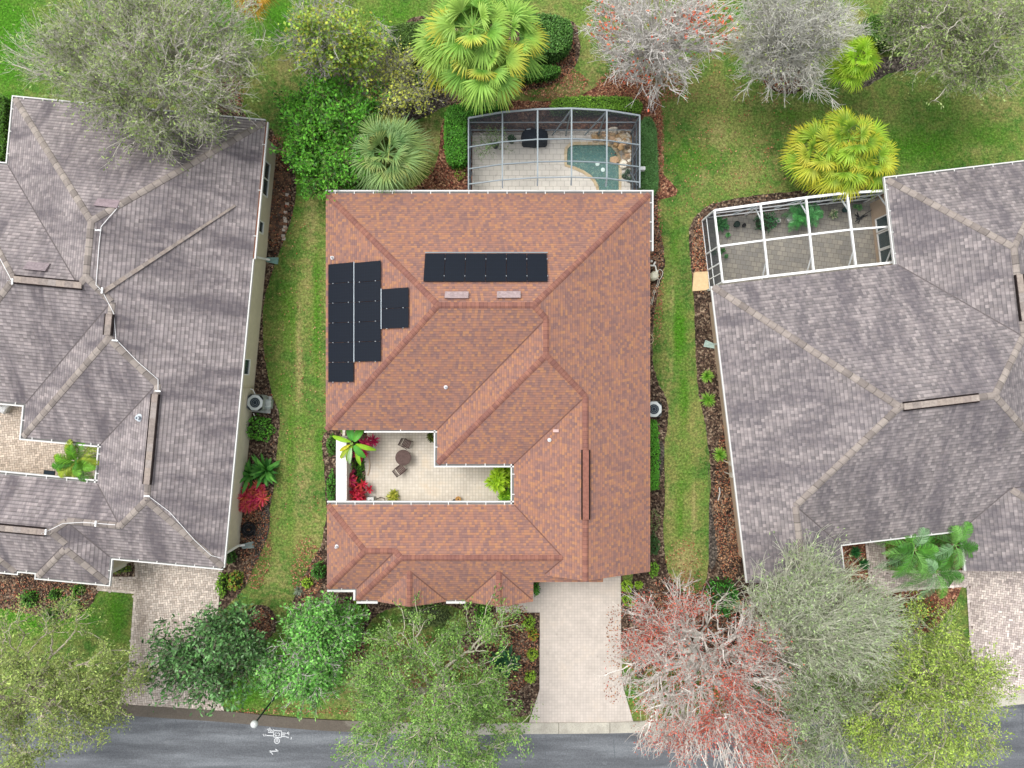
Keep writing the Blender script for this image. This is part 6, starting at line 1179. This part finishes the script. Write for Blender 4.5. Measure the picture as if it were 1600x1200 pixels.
# left courtyard
b = MB(); c = P(11, 636, .05); b.box(c+(0, 0, .42), (.62, .6, .12), -.5, hx('d8d9d8'), taper=.85); b.box(c+(-.2, .22, .7), (.6, .12, .5), -.5, hx('e2e3e3'), taper=.8); b.box(c+(0, -.02, .18), (.5, .5, .36), -.5, hx('b9bbba')); b.box(c+(.55, .3, .3), (.4, .3, .5), .1, hx('dcdcda')); b.tube([c+(.3, -.1, .5), c+(.5, .1, .55), c+(.6, .3, .58)], .03, 6, hx('c9c9c4'))
tag(b.build('patio_chair', M['attr_n'], base=c), 'white draped patio seat under the upper gutter of the left courtyard', 'patio seat')
b = MB(); b.box(P(77, 741, .075), (.62, .42, .03), -.095, hx('1b2428')); b.box(P(77, 741, .092), (.54, .34, .01), -.095, hx('22303a')); tag(b.build('doormat', M['attr'], base=P(77, 741)), 'black rectangular mat next to the palm in the left courtyard', 'doormat')
# street lamp, stake, road paint
g = P(428, 1091, 0); top = g+(0, 0, 2.75); t = thing('street_lamp', 'street lamp with round white head on a dark green pole at the kerb', 'street lamp', g)
b = MB(); b.tube([g, g+(0, 0, .3), g+(0, 0, .35), top], [.09, .08, .05, .045], 10, hx('3c4a44')); b.build('pole', M['attr'], t); b = MB(); b.lathe(top, [(.05, 0), (.10, .08), (.14, .14)], 12, hx('2c3632')); b.build('collar', M['attr'], t)
b = MB(); b.lathe(top+(0, 0, .14), [(.12, 0), (.19, .1), (.19, .2), (.12, .3), (.03, .34)], 20, hx('c4c8c6')); b.build('globe', M['attr'], t, smooth=True)
b = MB(); b.bar(P(66, 63, 1.0), P(66, 63, 0), .04, .04, hx('e8e8e8')); b.bar(P(64, 61, 1.0), P(72, 66, 1.0), .05, .03, hx('f0f0f0')); tag(b.build('marker_stake', M['attr'], base=P(66, 63)), 'small white marker stake on the lawn beside the wide top left oak', 'stake')
b = MB(); Z = .018; Wt = hx('c3c6c8')
def st(*pts, wd=.045):
    q = [P(380+x/10.91, 1080+y/10.91, Z) for x, y in pts]; [b.bar(i, j, wd, .004, Wt) for i, j in zip(q[:-1], q[1:])]
def pn(*pts): b.build('road_paint', M['attr'], base=P(435, 1150, 0)) if 0 else None; st(*pts)
def circ(x, y, rx, ry, a0=0, a1=6.283, wd=.04): st(*[(x+rx*math.cos(a), y+ry*math.sin(a)) for a in np.linspace(a0, a1, 14)], wd=wd)
st((520, 670), (660, 678)); st((520, 670), (518, 780)); st((518, 780), (650, 790)); st((650, 790), (655, 678)); circ(560, 735, 19, 24); circ(603, 735, 19, 24); st((575, 715), (590, 755), wd=.04)
circ(575, 845, 45, 48); st((560, 870), (562, 822), (572, 815)); st((590, 870), (590, 820), (578, 815)); st((562, 848), (590, 848), wd=.04)
st((400, 755), (515, 760)); st((425, 700), (520, 705)); st((655, 712), (730, 716)); st((655, 742), (715, 745)); st((655, 770), (720, 772))
st((410, 655), (430, 640), (440, 665), (455, 615), (462, 660), (480, 650)); st((425, 680), (450, 655), (465, 690), (490, 660), (500, 690)); st((520, 650), (520, 680))
st((335, 738), (360, 735), (345, 750), (362, 765)); st((375, 735), (392, 738), (378, 752), (392, 762))
st((740, 725), (775, 690), (785, 720)); st((760, 715), (780, 750), (775, 690)); st((725, 770), (745, 785), (770, 780), (765, 800)); circ(812, 800, 12, 16, -1.5, 2.2)
st((440, 1025), (605, 1020)); st((440, 1025), (480, 1045), (505, 1080)); st((605, 1020), (575, 1005), (550, 985)); st((440, 1025), (470, 1012)); st((605, 1020), (580, 1032))
o = b.build('road_markings', M['attr'], base=P(435, 1150, 0)); o['kind'] = 'structure'
# fallen leaves (too many to count)
nl = NB(); A = []
for (u, v, ru, rv, n) in ((1000, 135, 70, 30, 1500), (1028, 230, 9, 80, 900), (1090, 1010, 110, 80, 1900), (960, 990, 14, 60, 130), (955, 1070, 12, 30, 50), (860, 130, 60, 26, 900), (790, 165, 80, 8, 500), (880, 90, 20, 40, 500), (1330, 890, 25, 40, 600), (1420, 945, 60, 20, 700), (640, 1040, 110, 50, 1700), (800, 1010, 40, 70, 1200), (430, 300, 25, 90, 900), (400, 850, 25, 70, 800), (480, 890, 25, 50, 500), (1140, 780, 25, 130, 1400), (1095, 400, 14, 60, 600), (1100, 220, 150, 120, 700), (1230, 115, 45, 28, 500), (60, 930, 90, 28, 700), (1025, 420, 12, 120, 500), (1060, 940, 60, 40, 800), (690, 280, 25, 25, 400), (370, 140, 12, 40, 250), (407, 975, 20, 25, 250), (1250, 1000, 150, 60, 900), (470, 1110, 110, 6, 200), (460, 600, 50, 300, 300), (1070, 880, 30, 40, 200)):
    a = rng.random(n)*6.283; r_ = np.sqrt(rng.random(n)); A.append(np.stack([u+ru*r_*np.cos(a), v+rv*r_*np.sin(a)], 1))
A = np.concatenate(A); ok = ~((A[:, 0] > 509) & (A[:, 0] < 1016) & (A[:, 1] > 302) & (A[:, 1] < 940)); A = A[ok]
V = np.stack([(A[:, 0]-800)*.036, (600-A[:, 1])*.036, np.full(len(A), .065)+rng.random(len(A))*.02], 1); sz = .07+.06*rng.random(len(A))
nl.leaves(V, sz, sz*.6, pick(['8a5a40', '9c6a48', '74462f', 'b58a62', 'a04c38', '5f3d2c', 'c09a74'], len(A), .2), 2.2); tag(nl.build('fallen_leaves', M['leaf'], base=(0, 0, 0)), 'scattered brown and rust fallen leaves on beds and lawn', 'leaf litter', kind='stuff')
